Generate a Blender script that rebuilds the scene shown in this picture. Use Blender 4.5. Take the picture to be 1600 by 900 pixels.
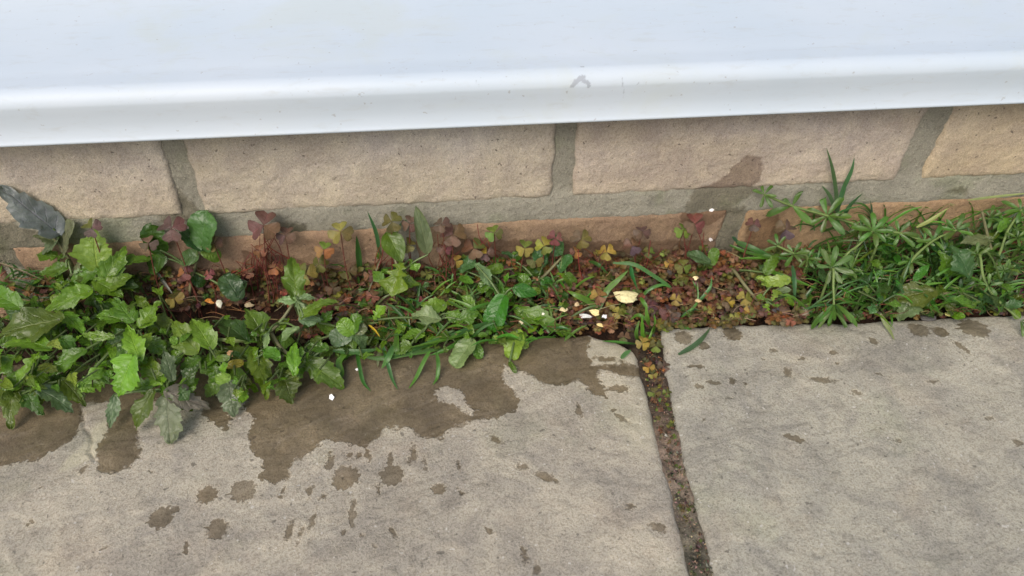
import bpy, math, random
import numpy as np
from mathutils import Vector, Matrix

random.seed(7)
rng = np.random.default_rng(7)
R = math.radians
for o in list(bpy.data.objects):
    bpy.data.objects.remove(o)
scene = bpy.context.scene
COL = scene.collection

# ------------------------------------------------------------------ camera
FPX = 1155.0            # focal length in photo pixels (1600 wide)
CAM = Vector((0.0, -0.355, 0.300))
PITCH, YAW, ROLL = R(41.0), R(5.0), R(0.0)
fwd = Vector((math.sin(YAW) * math.cos(PITCH), math.cos(YAW) * math.cos(PITCH), -math.sin(PITCH)))
right = fwd.cross(Vector((0, 0, 1))).normalized()
up = right.cross(fwd).normalized()
cd = bpy.data.cameras.new('camera')
cam = bpy.data.objects.new('camera', cd)
COL.objects.link(cam)
cam.matrix_world = Matrix((
    (right.x, up.x, -fwd.x, CAM.x), (right.y, up.y, -fwd.y, CAM.y),
    (right.z, up.z, -fwd.z, CAM.z), (0, 0, 0, 1)))
cd.sensor_width = 36.0
cd.lens = 36.0 * FPX / 1600.0
cd.clip_start = 0.005
cd.clip_end = 200
cd.dof.use_dof = True
cd.dof.focus_distance = 0.40
cd.dof.aperture_fstop = 14.0
scene.camera = cam

# ------------------------------------------------------------------ light
SUN_EL, SUN_AZ = R(48), R(-30)        # azimuth measured from -Y (towards the viewer) to the left
world = bpy.data.worlds.new('World')
scene.world = world
world.use_nodes = True
wn = world.node_tree
wn.nodes.clear()
sky = wn.nodes.new('ShaderNodeTexSky')
sky.sky_type = 'NISHITA'
sky.sun_disc = False
sky.sun_elevation = SUN_EL
sun_dir = Vector((math.sin(SUN_AZ) * math.cos(SUN_EL), -math.cos(SUN_AZ) * math.cos(SUN_EL), math.sin(SUN_EL)))
sky.sun_rotation = math.atan2(sun_dir.x, sun_dir.y)
sky.air_density = 1.0
sky.dust_density = 4.0
sky.ozone_density = 0.6
bg = wn.nodes.new('ShaderNodeBackground')
bg.inputs['Strength'].default_value = 0.125
wo = wn.nodes.new('ShaderNodeOutputWorld')
wn.links.new(sky.outputs[0], bg.inputs[0])
wn.links.new(bg.outputs[0], wo.inputs[0])
ld = bpy.data.lights.new('sun', 'SUN')
ld.energy = 1.55
ld.angle = R(40)
ld.color = (1.0, 0.95, 0.88)
sun = bpy.data.objects.new('sun', ld)
COL.objects.link(sun)
sun.rotation_euler = sun_dir.to_track_quat('Z', 'Y').to_euler()
sun.location = (0, 0, 3)
vs = scene.view_settings
vs.view_transform = 'Standard'
vs.look = 'None'
vs.gamma = 1.0
vs.use_curve_mapping = False
vs.exposure = 0.32
try:
    scene.cycles.use_denoising = True
    scene.cycles.max_bounces = 6
    scene.cycles.transparent_max_bounces = 4
except Exception:
    pass

# ------------------------------------------------------------------ photo pixel -> place
def ray(px, py):
    return (fwd * FPX + right * (px - 800.0) + up * (450.0 - py)).normalized()

def G(px, py, z=0.0):
    d = ray(px, py)
    return CAM + d * ((z - CAM.z) / d.z)

def W(px, py, y=0.0):
    d = ray(px, py)
    return CAM + d * ((y - CAM.y) / d.y)

def Q(px, py, z=0.0, ymax=-0.005):
    p = G(px, py, z)
    if p.y > ymax:
        p = W(px, py, ymax)
    return p

def mm(px, p):
    """length in metres of px photo pixels at point p"""
    return px * (p - CAM).dot(fwd) / FPX

# ------------------------------------------------------------------ scene helpers
def link(o, parent=None):
    COL.objects.link(o)
    if parent is not None:
        o.parent = parent
    return o

def tag(o, label=None, cat=None, group=None, kind=None):
    if label: o['label'] = label
    if cat: o['category'] = cat
    if group: o['group'] = group
    if kind: o['kind'] = kind
    return o

def empty(name, loc=(0, 0, 0)):
    o = bpy.data.objects.new(name, None)
    o.location = loc
    o.empty_display_size = 0.01
    return link(o)

class MB:
    """collects geometry (numpy chunks) for one mesh object"""
    def __init__(self):
        self.v, self.f, self.c, self.uv, self.n = [], [], [], [], 0
    def add(self, verts, faces, col=(1, 1, 1), uv=None):
        verts = np.asarray(verts, float)
        k = len(verts)
        self.v.append(verts)
        self.f += [tuple(i + self.n for i in f) for f in faces]
        c = np.ones((k, 4)); c[:, :3] = np.asarray(col)
        self.c.append(c)
        self.uv.append(np.zeros((k, 2)) if uv is None else np.asarray(uv, float))
        self.n += k
    def grid(self, P, col=(1, 1, 1), uv=None, closed=False):
        n, m, _ = P.shape
        I = np.arange(n * m).reshape(n, m)
        if closed:
            J = np.concatenate([I, I[:, :1]], 1)
        else:
            J = I
        a = np.stack([J[:-1, :-1], J[:-1, 1:], J[1:, 1:], J[1:, :-1]], -1).reshape(-1, 4)
        self.add(P.reshape(-1, 3), a.tolist(), np.asarray(col).reshape(-1, 3) if np.ndim(col) > 1 else col,
                 None if uv is None else uv.reshape(-1, 2))
    def build(self, name, mat, parent=None, smooth=True, origin=None):
        me = bpy.data.meshes.new(name)
        V = np.concatenate(self.v)
        if parent is not None:
            V = V - np.array(parent.location)
        elif origin is not None:
            V = V - np.array(origin)
        me.from_pydata(V.tolist(), [], self.f)
        C = np.concatenate(self.c)
        at = me.color_attributes.new('Col', 'FLOAT_COLOR', 'POINT')
        at.data.foreach_set('color', C.astype(np.float32).ravel())
        U = np.concatenate(self.uv)
        ul = me.uv_layers.new(name='UVMap')
        li = np.zeros(len(me.loops), dtype=np.int32)
        me.loops.foreach_get('vertex_index', li)
        ul.data.foreach_set('uv', U[li].astype(np.float32).ravel())
        me.polygons.foreach_set('use_smooth', [smooth] * len(me.polygons))
        me.materials.append(mat)
        me.update()
        o = bpy.data.objects.new(name, me)
        if parent is None and origin is not None:
            o.location = origin
        return link(o, parent)

def fattr(o, name, arr):
    a = o.data.attributes.new(name, 'FLOAT', 'POINT')
    a.data.foreach_set('value', np.asarray(arr, np.float32).ravel())

# numpy value noise ------------------------------------------------
_T = rng.random((256, 256))
def vnoise(x, y, ox=0, oy=0):
    x = x + ox; y = y + oy
    xi = np.floor(x).astype(int); yi = np.floor(y).astype(int)
    fx = x - xi; fy = y - yi
    fx = fx * fx * (3 - 2 * fx); fy = fy * fy * (3 - 2 * fy)
    a = _T[xi % 256, yi % 256]; b = _T[(xi + 1) % 256, yi % 256]
    c = _T[xi % 256, (yi + 1) % 256]; d = _T[(xi + 1) % 256, (yi + 1) % 256]
    return (a * (1 - fx) + b * fx) * (1 - fy) + (c * (1 - fx) + d * fx) * fy
def fbm(x, y, oct=4, ox=0, oy=0):
    s = 0; a = 0.5; t = 0
    for i in range(oct):
        s = s + a * vnoise(x, y, ox + 17 * i, oy + 31 * i); t += a
        x = x * 2.03; y = y * 2.03; a *= 0.5
    return s / t

# ------------------------------------------------------------------ materials
class NT:
    def __init__(self, name):
        self.m = bpy.data.materials.new(name)
        self.m.use_nodes = True
        self.t = self.m.node_tree
        self.t.nodes.clear()
        self.out = self.t.nodes.new('ShaderNodeOutputMaterial')
    def n(self, typ, **kw):
        nd = self.t.nodes.new(typ)
        for k, v in kw.items():
            if k == 'inp':
                for i, val in v.items():
                    s = nd.inputs[i]
                    if isinstance(val, bpy.types.NodeSocket):
                        self.t.links.new(val, s)
                    else:
                        s.default_value = val
            else:
                setattr(nd, k, v)
        return nd
    def math(self, op, a, b=None, c=None, clamp=False):
        d = {0: a}
        if b is not None: d[1] = b
        if c is not None: d[2] = c
        nd = self.n('ShaderNodeMath', operation=op, inp=d)
        nd.use_clamp = clamp
        return nd.outputs[0]
    def noise(self, scale, detail=2.0, rough=0.5, vec=None, dist=0.0):
        d = {'Scale': scale, 'Detail': detail, 'Roughness': rough, 'Distortion': dist}
        if vec is not None: d['Vector'] = vec
        return self.n('ShaderNodeTexNoise', inp=d).outputs[0]
    def ramp(self, fac, stops):
        nd = self.n('ShaderNodeValToRGB', inp={0: fac})
        cr = nd.color_ramp
        while len(cr.elements) < len(stops):
            cr.elements.new(0.5)
        for e, (p, c) in zip(cr.elements, stops):
            e.position = p
            e.color = (*c, 1) if len(c) == 3 else c
        return nd.outputs[0]
    def mix(self, fac, a, b, mode='MIX'):
        nd = self.n('ShaderNodeMix', data_type='RGBA', blend_type=mode)
        for i, v in ((0, fac), (6, a), (7, b)):
            s = nd.inputs[i]
            if isinstance(v, bpy.types.NodeSocket): self.t.links.new(v, s)
            elif i == 0: s.default_value = v
            else: s.default_value = (*v, 1)
        return nd.outputs[2]
    def smooth(self, v, a, b):
        return self.n('ShaderNodeMapRange', interpolation_type='SMOOTHSTEP', inp={0: v, 1: a, 2: b, 3: 0.0, 4: 1.0}).outputs[0]
    def finish(self, bsdf):
        self.t.links.new(bsdf, self.out.inputs[0])
        return self.m

def pos(n):
    return n.n('ShaderNodeNewGeometry').outputs['Position']

def bump(n, h, strength=0.5, dist=0.0005, normal=None):
    d = {'Height': h, 'Strength': strength, 'Distance': dist}
    if normal is not None: d['Normal'] = normal
    return n.n('ShaderNodeBump', inp=d).outputs[0]

def leaf_material(name, rough=0.3, transl=0.25, veins=True, spec=0.5, mottled=0.3, bs_=0.5, bd=0.0006):
    n = NT(name)
    col = n.n('ShaderNodeAttribute', attribute_name='Col').outputs['Color']
    uv = n.n('ShaderNodeUVMap', uv_map='UVMap').outputs[0]
    sep = n.n('ShaderNodeSeparateXYZ', inp={0: uv})
    u, v = sep.outputs[0], sep.outputs[1]
    au = n.math('ABSOLUTE', u)
    p = pos(n)
    nz = n.noise(260.0, 3.0, 0.6, p)
    nf = n.noise(1400.0, 2.0, 0.6, p)
    nl = n.noise(70.0, 2.0, 0.5, p)
    c = n.mix(n.math('MULTIPLY', n.smooth(nz, 0.35, 0.7), mottled), col, n.mix(1.0, col, (0.45, 0.55, 0.4), 'MULTIPLY'))
    c = n.mix(n.math('MULTIPLY', n.smooth(nf, 0.55, 0.75), 0.25), c, n.mix(1.0, col, (1.5, 1.45, 1.2), 'MULTIPLY'))
    if veins:
        mid = n.math('SUBTRACT', 1.0, n.smooth(au, 0.015, 0.07))
        w = n.math('ADD', n.math('SUBTRACT', v, n.math('MULTIPLY', au, 0.34)), n.math('MULTIPLY', nz, 0.10))
        s = n.math('PINGPONG', n.math('MULTIPLY', w, 4.6), 0.5)
        side = n.math('MULTIPLY', n.math('SUBTRACT', 1.0, n.smooth(s, 0.02, 0.09)), n.math('SUBTRACT', 1.0, n.smooth(au, 0.6, 0.95)))
        vein = n.math('MAXIMUM', mid, n.math('MULTIPLY', side, 0.45))
        c = n.mix(n.math('MULTIPLY', vein, 0.30), c, n.mix(1.0, c, (2.1, 1.7, 2.2), 'MULTIPLY'))
        h = n.math('ADD', n.math('MULTIPLY', vein, -0.9), n.math('MULTIPLY', nz, 1.6))
        h = n.math('ADD', h, n.math('MULTIPLY', s, 0.35))
    else:
        h = nz
    h = n.math('ADD', h, n.math('MULTIPLY', nf, 0.35))
    b = bump(n, h, bs_, bd)
    wet = n.noise(90.0, 2.0, 0.6, p)
    r = n.math('ADD', n.math('MULTIPLY', n.smooth(wet, 0.4, 0.65), 0.25), rough)
    bs = n.n('ShaderNodeBsdfPrincipled', inp={'Base Color': c, 'Roughness': r, 'Normal': b, 'Specular IOR Level': spec})
    tr = n.n('ShaderNodeBsdfTranslucent', inp={'Color': n.mix(1.0, c, (1.3, 1.5, 0.7), 'MULTIPLY'), 'Normal': b})
    mx = n.n('ShaderNodeMixShader', inp={0: transl, 1: bs.outputs[0], 2: tr.outputs[0]})
    return n.finish(mx.outputs[0])

M_LEAF = leaf_material('broad_leaf', 0.2, 0.3, spec=0.5, mottled=0.35, bs_=0.6, bd=0.0006)
M_OXA = leaf_material('sorrel_leaf', 0.38, 0.22, True, 0.35, 0.45)
M_NARROW = leaf_material('narrow_leaf', 0.28, 0.25, False)
M_STEM = leaf_material('stalk_skin', 0.45, 0.05, False, 0.3)
M_LITTER = leaf_material('dead_litter', 0.7, 0.1, False, 0.2)

def slab_material():
    n = NT('riven_sandstone')
    p = pos(n)
    tint = n.n('ShaderNodeAttribute', attribute_name='Col').outputs['Color']
    wetd = n.n('ShaderNodeAttribute', attribute_name='wet').outputs['Fac']
    lime = n.n('ShaderNodeAttribute', attribute_name='lime').outputs['Fac']
    big = n.noise(14.0, 3.0, 0.55, p)
    med = n.noise(90.0, 5.0, 0.65, p, 0.4)
    fine = n.noise(900.0, 4.0, 0.75, p)
    grit = n.noise(2600.0, 2.0, 0.8, p)
    c = n.ramp(big, [(0.3, (0.50, 0.465, 0.39)), (0.5, (0.60, 0.56, 0.465)), (0.7, (0.66, 0.615, 0.50))])
    c = n.mix(1.0, c, tint, 'MULTIPLY')
    mot = n.noise(38.0, 4.0, 0.62, p, 0.8)
    c = n.mix(n.smooth(mot, 0.38, 0.66), n.mix(1.0, c, (1.08, 1.06, 1.02), 'MULTIPLY'), n.mix(1.0, c, (0.85, 0.84, 0.84), 'MULTIPLY'))
    pk = n.noise(22.0, 3.0, 0.6, n.n('ShaderNodeVectorMath', operation='ADD', inp={0: p, 1: (7.7, 2.2, 0)}).outputs[0])
    c = n.mix(n.math('MULTIPLY', n.smooth(pk, 0.52, 0.68), 0.6), c, n.mix(1.0, c, (1.03, 0.98, 0.95), 'MULTIPLY'))
    gr = n.noise(17.0, 4.0, 0.6, n.n('ShaderNodeVectorMath', operation='ADD', inp={0: p, 1: (1.7, 5.2, 0)}).outputs[0])
    c = n.mix(n.math('MULTIPLY', n.smooth(gr, 0.54, 0.68), 0.6), c, n.mix(1.0, c, (0.88, 0.93, 0.86), 'MULTIPLY'))
    vmap = n.n('ShaderNodeMapping', inp={'Vector': p, 'Rotation': (0, 0, R(-28)), 'Scale': (1.0, 2.4, 1.0)}).outputs[0]
    vn = n.noise(16.0, 5.0, 0.62, vmap, 0.5)
    vv = n.math('ABSOLUTE', n.math('SUBTRACT', vn, 0.5))
    vein = n.math('SUBTRACT', 1.0, n.smooth(vv, 0.0, 0.007))
    vmask = n.smooth(n.noise(12.0, 2.0, 0.5, n.n('ShaderNodeVectorMath', operation='ADD', inp={0: p, 1: (9.7, 0.2, 0)}).outputs[0]), 0.5, 0.6)
    vein = n.math('MULTIPLY', vein, vmask)
    c = n.mix(n.math('MULTIPLY', vein, 0.45), c, n.mix(1.0, c, (0.66, 0.63, 0.60), 'MULTIPLY'))
    c = n.mix(n.math('MULTIPLY', n.smooth(med, 0.48, 0.7), 0.5), c, n.mix(1.0, c, (0.68, 0.67, 0.66), 'MULTIPLY'))
    c = n.mix(n.math('MULTIPLY', n.smooth(fine, 0.48, 0.60), 0.75), c, n.mix(1.0, c, (0.60, 0.58, 0.55), 'MULTIPLY'))
    c = n.mix(n.math('MULTIPLY', n.smooth(grit, 0.5, 0.66), 0.6), c, n.mix(1.0, c, (1.5, 1.5, 1.45), 'MULTIPLY'))
    spk = n.noise(420.0, 1.0, 0.5, p)
    c = n.mix(n.math('MULTIPLY', n.smooth(spk, 0.72, 0.76), 0.6), c, (0.62, 0.60, 0.55))
    pit = n.noise(300.0, 2.0, 0.5, n.n('ShaderNodeVectorMath', operation='ADD', inp={0: p, 1: (3.1, 1.7, 0)}).outputs[0])
    c = n.mix(n.math('MULTIPLY', n.smooth(pit, 0.68, 0.74), 0.65), c, (0.09, 0.08, 0.065))
    c = n.mix(n.math('MULTIPLY', lime, 0.45), c, (0.56, 0.52, 0.36))
    # wet stains: signed distance in mm + ragged edge
    e1 = n.noise(330.0, 3.0, 0.65, p)
    e2 = n.noise(120.0, 2.0, 0.5, p)
    d = n.math('ADD', wetd, n.math('MULTIPLY', n.math('SUBTRACT', e1, 0.5), 9.0))
    d = n.math('ADD', d, n.math('MULTIPLY', n.math('SUBTRACT', e2, 0.5), 3.5))
    wsoft = n.math('ADD', 0.2, n.math('MULTIPLY', n.smooth(n.noise(30.0, 2.0, 0.5, p), 0.4, 0.65), 1.0))
    wet = n.math('SUBTRACT', 1.0, n.smooth(n.math('DIVIDE', d, wsoft), -1.0, 1.0))
    wvar = n.smooth(n.noise(55.0, 4.0, 0.6, p), 0.35, 0.68)
    wc = n.mix(wvar, n.mix(1.0, c, (0.36, 0.315, 0.24), 'MULTIPLY'), n.mix(1.0, c, (0.49, 0.43, 0.34), 'MULTIPLY'))
    rim = n.math('MULTIPLY', n.smooth(d, 0.1, 0.5), n.math('SUBTRACT', 1.0, n.smooth(d, 0.5, 1.4)))
    c2 = n.mix(n.math('MULTIPLY', rim, 0.5), c, n.mix(1.0, c, (1.35, 1.32, 1.25), 'MULTIPLY'))
    wk = n.n('ShaderNodeAttribute', attribute_name='wetness').outputs['Fac']
    wet = n.math('MULTIPLY', wet, wk)
    c3 = n.mix(wet, c2, wc)
    h = n.math('ADD', n.math('MULTIPLY', fine, 1.0), n.math('MULTIPLY', grit, 0.45))
    h = n.math('ADD', h, n.math('MULTIPLY', med, 1.8))
    h = n.math('MULTIPLY', h, n.math('SUBTRACT', 1.0, n.math('MULTIPLY', wet, 0.45)))
    b = bump(n, h, 0.9, 0.0006)
    r = n.math('SUBTRACT', 0.9, n.math('MULTIPLY', wet, n.math('ADD', 0.48, n.math('MULTIPLY', wvar, 0.2))))
    sp = n.math('ADD', 0.25, n.math('MULTIPLY', wet, 0.2))
    bs = n.n('ShaderNodeBsdfPrincipled', inp={'Base Color': c3, 'Roughness': r, 'Normal': b, 'Specular IOR Level': sp})
    return n.finish(bs.outputs[0])

def brick_material():
    n = NT('sandy_brick')
    p = pos(n)
    tint = n.n('ShaderNodeAttribute', attribute_name='Col').outputs['Color']
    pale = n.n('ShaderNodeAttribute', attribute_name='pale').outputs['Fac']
    damp = n.n('ShaderNodeAttribute', attribute_name='wet').outputs['Fac']
    a = n.noise(60.0, 4.0, 0.6, p)
    f = n.noise(700.0, 4.0, 0.75, p)
    g = n.noise(2400.0, 2.0, 0.8, p)
    c = n.mix(n.smooth(a, 0.35, 0.68), n.mix(1.0, tint, (0.90, 0.88, 0.87), 'MULTIPLY'), n.mix(1.0, tint, (1.08, 1.07, 1.0), 'MULTIPLY'))
    c = n.mix(n.math('MULTIPLY', n.smooth(f, 0.47, 0.62), 0.5), c, n.mix(1.0, c, (0.66, 0.62, 0.58), 'MULTIPLY'))
    c = n.mix(n.math('MULTIPLY', n.smooth(g, 0.5, 0.62), 0.75), c, n.mix(1.0, c, (1.55, 1.52, 1.45), 'MULTIPLY'))
    pit = n.noise(380.0, 2.0, 0.5, n.n('ShaderNodeVectorMath', operation='ADD', inp={0: p, 1: (1.3, 4.7, 2)}).outputs[0])
    c = n.mix(n.math('MULTIPLY', n.smooth(pit, 0.70, 0.74), 0.7), c, (0.07, 0.055, 0.045))
    c = n.mix(n.math('MULTIPLY', pale, 0.8), c, n.mix(1.0, c, (1.0, 1.07, 1.27), 'MULTIPLY'))  # bluish haze veil painted into the brick colour
    e1 = n.noise(200.0, 3.0, 0.6, p)
    d = n.math('ADD', damp, n.math('MULTIPLY', n.math('SUBTRACT', e1, 0.5), 6.0))
    wet = n.math('SUBTRACT', 1.0, n.smooth(d, -0.8, 0.8))
    c = n.mix(n.math('MULTIPLY', wet, 0.85), c, n.mix(1.0, c, (0.55, 0.50, 0.47), 'MULTIPLY'))
    h = n.math('ADD', n.math('MULTIPLY', f, 1.4), n.math('MULTIPLY', g, 0.5))
    b = bump(n, h, 0.9, 0.0008)
    bs = n.n('ShaderNodeBsdfPrincipled', inp={'Base Color': c, 'Roughness': 0.92, 'Normal': b, 'Specular IOR Level': 0.2})
    return n.finish(bs.outputs[0])

def mortar_material():
    n = NT('sandy_mortar')
    p = pos(n)
    tint = n.n('ShaderNodeAttribute', attribute_name='Col').outputs['Color']
    a = n.noise(45.0, 4.0, 0.6, p)
    g = n.noise(1500.0, 3.0, 0.8, p)
    f = n.noise(500.0, 3.0, 0.7, p)
    c = n.ramp(a, [(0.3, (0.31, 0.295, 0.24)), (0.7, (0.44, 0.415, 0.335))])
    c = n.mix(1.0, c, tint, 'MULTIPLY')
    c = n.mix(n.math('MULTIPLY', n.smooth(g, 0.5, 0.68), 0.6), c, n.mix(1.0, c, (1.9, 1.85, 1.7), 'MULTIPLY'))
    c = n.mix(n.math('MULTIPLY', n.smooth(f, 0.52, 0.7), 0.6), c, n.mix(1.0, c, (0.5, 0.5, 0.5), 'MULTIPLY'))
    damp = n.n('ShaderNodeAttribute', attribute_name='wet').outputs['Fac']
    d = n.math('ADD', damp, n.math('MULTIPLY', n.math('SUBTRACT', n.noise(200.0, 3.0, 0.6, p), 0.5), 8.0))
    c = n.mix(n.math('MULTIPLY', n.math('SUBTRACT', 1.0, n.smooth(d, -1.5, 1.5)), 0.8), c, n.mix(1.0, c, (0.50, 0.48, 0.42), 'MULTIPLY'))
    gn = n.noise(28.0, 3.0, 0.6, p)
    c = n.mix(n.math('MULTIPLY', n.smooth(gn, 0.52, 0.66), 0.5), c, n.mix(1.0, c, (0.80, 0.90, 0.72), 'MULTIPLY'))
    b = bump(n, n.math('ADD', g, n.math('MULTIPLY', f, 1.2)), 1.0, 0.0012)
    bs = n.n('ShaderNodeBsdfPrincipled', inp={'Base Color': c, 'Roughness': 0.95, 'Normal': b, 'Specular IOR Level': 0.15})
    return n.finish(bs.outputs[0])

def sill_material():
    n = NT('white_upvc')
    p = pos(n)
    sc = n.n('ShaderNodeAttribute', attribute_name='scuff').outputs['Fac']
    a = n.noise(9.0, 3.0, 0.5, p)
    f = n.noise(330.0, 2.0, 0.6, p)
    st = n.n('ShaderNodeMapping', inp={'Vector': p, 'Scale': (1.0, 3.5, 3.5)}).outputs[0]
    s = n.noise(60.0, 5.0, 0.7, st, 0.6)
    c = n.ramp(a, [(0.3, (0.49, 0.565, 0.63)), (0.7, (0.54, 0.60, 0.655))])
    c = n.mix(n.math('MULTIPLY', n.smooth(s, 0.52, 0.72), 0.30), c, (0.42, 0.44, 0.43))
    s2 = n.noise(11.0, 5.0, 0.65, n.n('ShaderNodeVectorMath', operation='ADD', inp={0: p, 1: (4.4, 0, 0)}).outputs[0], 0.8)
    c = n.mix(n.math('MULTIPLY', n.smooth(s2, 0.5, 0.68), 0.35), c, (0.50, 0.545, 0.50))
    c = n.mix(n.math('MULTIPLY', n.smooth(f, 0.70, 0.76), 0.55), c, (0.30, 0.29, 0.28))
    e = n.noise(700.0, 3.0, 0.7, p)
    d = n.math('ADD', sc, n.math('MULTIPLY', n.math('SUBTRACT', e, 0.5), 2.6))
    k = n.math('SUBTRACT', 1.0, n.smooth(d, -0.2, 0.5))
    c = n.mix(n.math('MULTIPLY', k, 0.55), c, (0.22, 0.23, 0.26))
    b = bump(n, n.math('ADD', n.noise(25.0, 2.0, 0.5, p), n.math('MULTIPLY', k, -0.3)), 0.25, 0.0008)
    bs = n.n('ShaderNodeBsdfPrincipled', inp={'Base Color': c, 'Roughness': 0.46, 'Normal': b, 'Specular IOR Level': 0.30})
    return n.finish(bs.outputs[0])

def soil_material():
    n = NT('damp_soil')
    p = pos(n)
    a = n.noise(120.0, 4.0, 0.7, p)
    g = n.noise(900.0, 3.0, 0.8, p)
    c = n.ramp(a, [(0.3, (0.018, 0.011, 0.007)), (0.55, (0.055, 0.028, 0.016)), (0.75, (0.12, 0.055, 0.028))])
    c = n.mix(n.math('MULTIPLY', n.smooth(g, 0.6, 0.8), 0.5), c, (0.22, 0.15, 0.10))
    b = bump(n, n.math('ADD', a, g), 1.0, 0.002)
    bs = n.n('ShaderNodeBsdfPrincipled', inp={'Base Color': c, 'Roughness': 0.8, 'Normal': b, 'Specular IOR Level': 0.3})
    return n.finish(bs.outputs[0])

def joint_material():
    n = NT('mossy_joint_mortar')
    p = pos(n)
    y = n.n('ShaderNodeAttribute', attribute_name='Col').outputs['Color']
    a = n.noise(150.0, 4.0, 0.7, p)
    g = n.noise(1300.0, 3.0, 0.8, p)
    c = n.mix(1.0, n.ramp(a, [(0.32, (0.3, 0.3, 0.3)), (0.5, (0.8, 0.75, 0.72)), (0.68, (1.5, 1.4, 1.35))]), y, 'MULTIPLY')
    c = n.mix(n.math('MULTIPLY', n.smooth(g, 0.55, 0.7), 0.6), c, n.mix(1.0, c, (2.1, 2.0, 1.9), 'MULTIPLY'))
    b = bump(n, n.math('ADD', n.math('MULTIPLY', a, 2.0), g), 1.0, 0.0015)
    bs = n.n('ShaderNodeBsdfPrincipled', inp={'Base Color': c, 'Roughness': 0.85, 'Normal': b, 'Specular IOR Level': 0.3})
    return n.finish(bs.outputs[0])

def stone_material():
    n = NT('pale_chip')
    p = pos(n)
    col = n.n('ShaderNodeAttribute', attribute_name='Col').outputs['Color']
    a = n.noise(500.0, 4.0, 0.7, p)
    c = n.mix(n.math('MULTIPLY', n.smooth(a, 0.52, 0.7), 0.55), col, n.mix(1.0, col, (0.62, 0.5, 0.33), 'MULTIPLY'))
    b = bump(n, a, 0.8, 0.0008)
    bs = n.n('ShaderNodeBsdfPrincipled', inp={'Base Color': c, 'Roughness': 0.55, 'Normal': b, 'Specular IOR Level': 0.4})
    return n.finish(bs.outputs[0])

M_SLAB, M_BRICK, M_MORTAR = slab_material(), brick_material(), mortar_material()
M_SILL, M_SOIL, M_JOINT, M_STONE = sill_material(), soil_material(), joint_material(), stone_material()

# ------------------------------------------------------------------ signed distances (metres in, mm out)
def sdf_poly(X, Y, poly):
    P = np.array(poly)
    d = np.full(X.shape, 1e9); inside = np.zeros(X.shape, bool)
    for i in range(len(P)):
        a, b = P[i], P[(i + 1) % len(P)]
        e = b - a
        t = np.clip(((X - a[0]) * e[0] + (Y - a[1]) * e[1]) / (e @ e + 1e-18), 0, 1)
        d = np.minimum(d, np.hypot(X - a[0] - t * e[0], Y - a[1] - t * e[1]))
        c = ((a[1] > Y) != (b[1] > Y)) & (X < (b[0] - a[0]) * (Y - a[1]) / (b[1] - a[1] + 1e-18) + a[0])
        inside ^= c
    return np.where(inside, -d, d) * 1000
def sdf_seg(X, Y, pts, r):
    d = np.full(X.shape, 1e9)
    for a, b in zip(pts[:-1], pts[1:]):
        a = np.array(a); b = np.array(b); e = b - a
        t = np.clip(((X - a[0]) * e[0] + (Y - a[1]) * e[1]) / (e @ e + 1e-18), 0, 1)
        d = np.minimum(d, np.hypot(X - a[0] - t * e[0], Y - a[1] - t * e[1]))
    return d * 1000 - r
def gp(l):
    return [(G(x, y).x, G(x, y).y) for x, y in l]

# ------------------------------------------------------------------ paving slabs
WET = [
 [(380,640),(400,652),(386,680),(395,705),(415,722),(405,745),(428,757),(450,745),(455,722),(490,705),(505,685),(540,692),(570,697),(590,682),(605,665),(640,668),(660,682),(690,686),(700,668),(740,657),(770,652),(808,642),(812,625),(800,605),(785,590),(788,568),(800,572),(828,585),(842,597),(875,602),(905,594),(930,616),(948,620),(942,600),(930,585),(940,577),(985,590),(1012,586),(1010,572),(960,567),(926,570),(918,545),(925,525),(880,500),(820,500),(700,520),(560,540),(450,560),(390,600)],
 [(-60,600),(60,600),(126,620),(128,662),(114,688),(86,703),(60,718),(20,724),(-60,740)],
 [(166,672),(172,600),(215,600),(215,680),(224,705),(207,730),(175,745),(155,738),(150,716)],
 [(300,600),(345,610),(362,650),(358,676),(342,668),(318,650)],
 [(-60,560),(450,560),(450,600),(330,625),(200,625),(-60,640)],
]
DRY = [[(672,614),(700,602),(720,610),(728,628),(744,640),(738,650),(715,634),(690,624)]]
SPLAT = [(540,746,21),(612,742,19),(685,764,12),(380,767,20),(325,774,15),(252,810,19),(340,826,17),(275,796,6),
         (968,606,7),(1092,603,6),(1365,532,7),(1145,520,15),(1520,515,22),(1436,516,16),(1068,528,14),(1100,540,9)]
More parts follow.
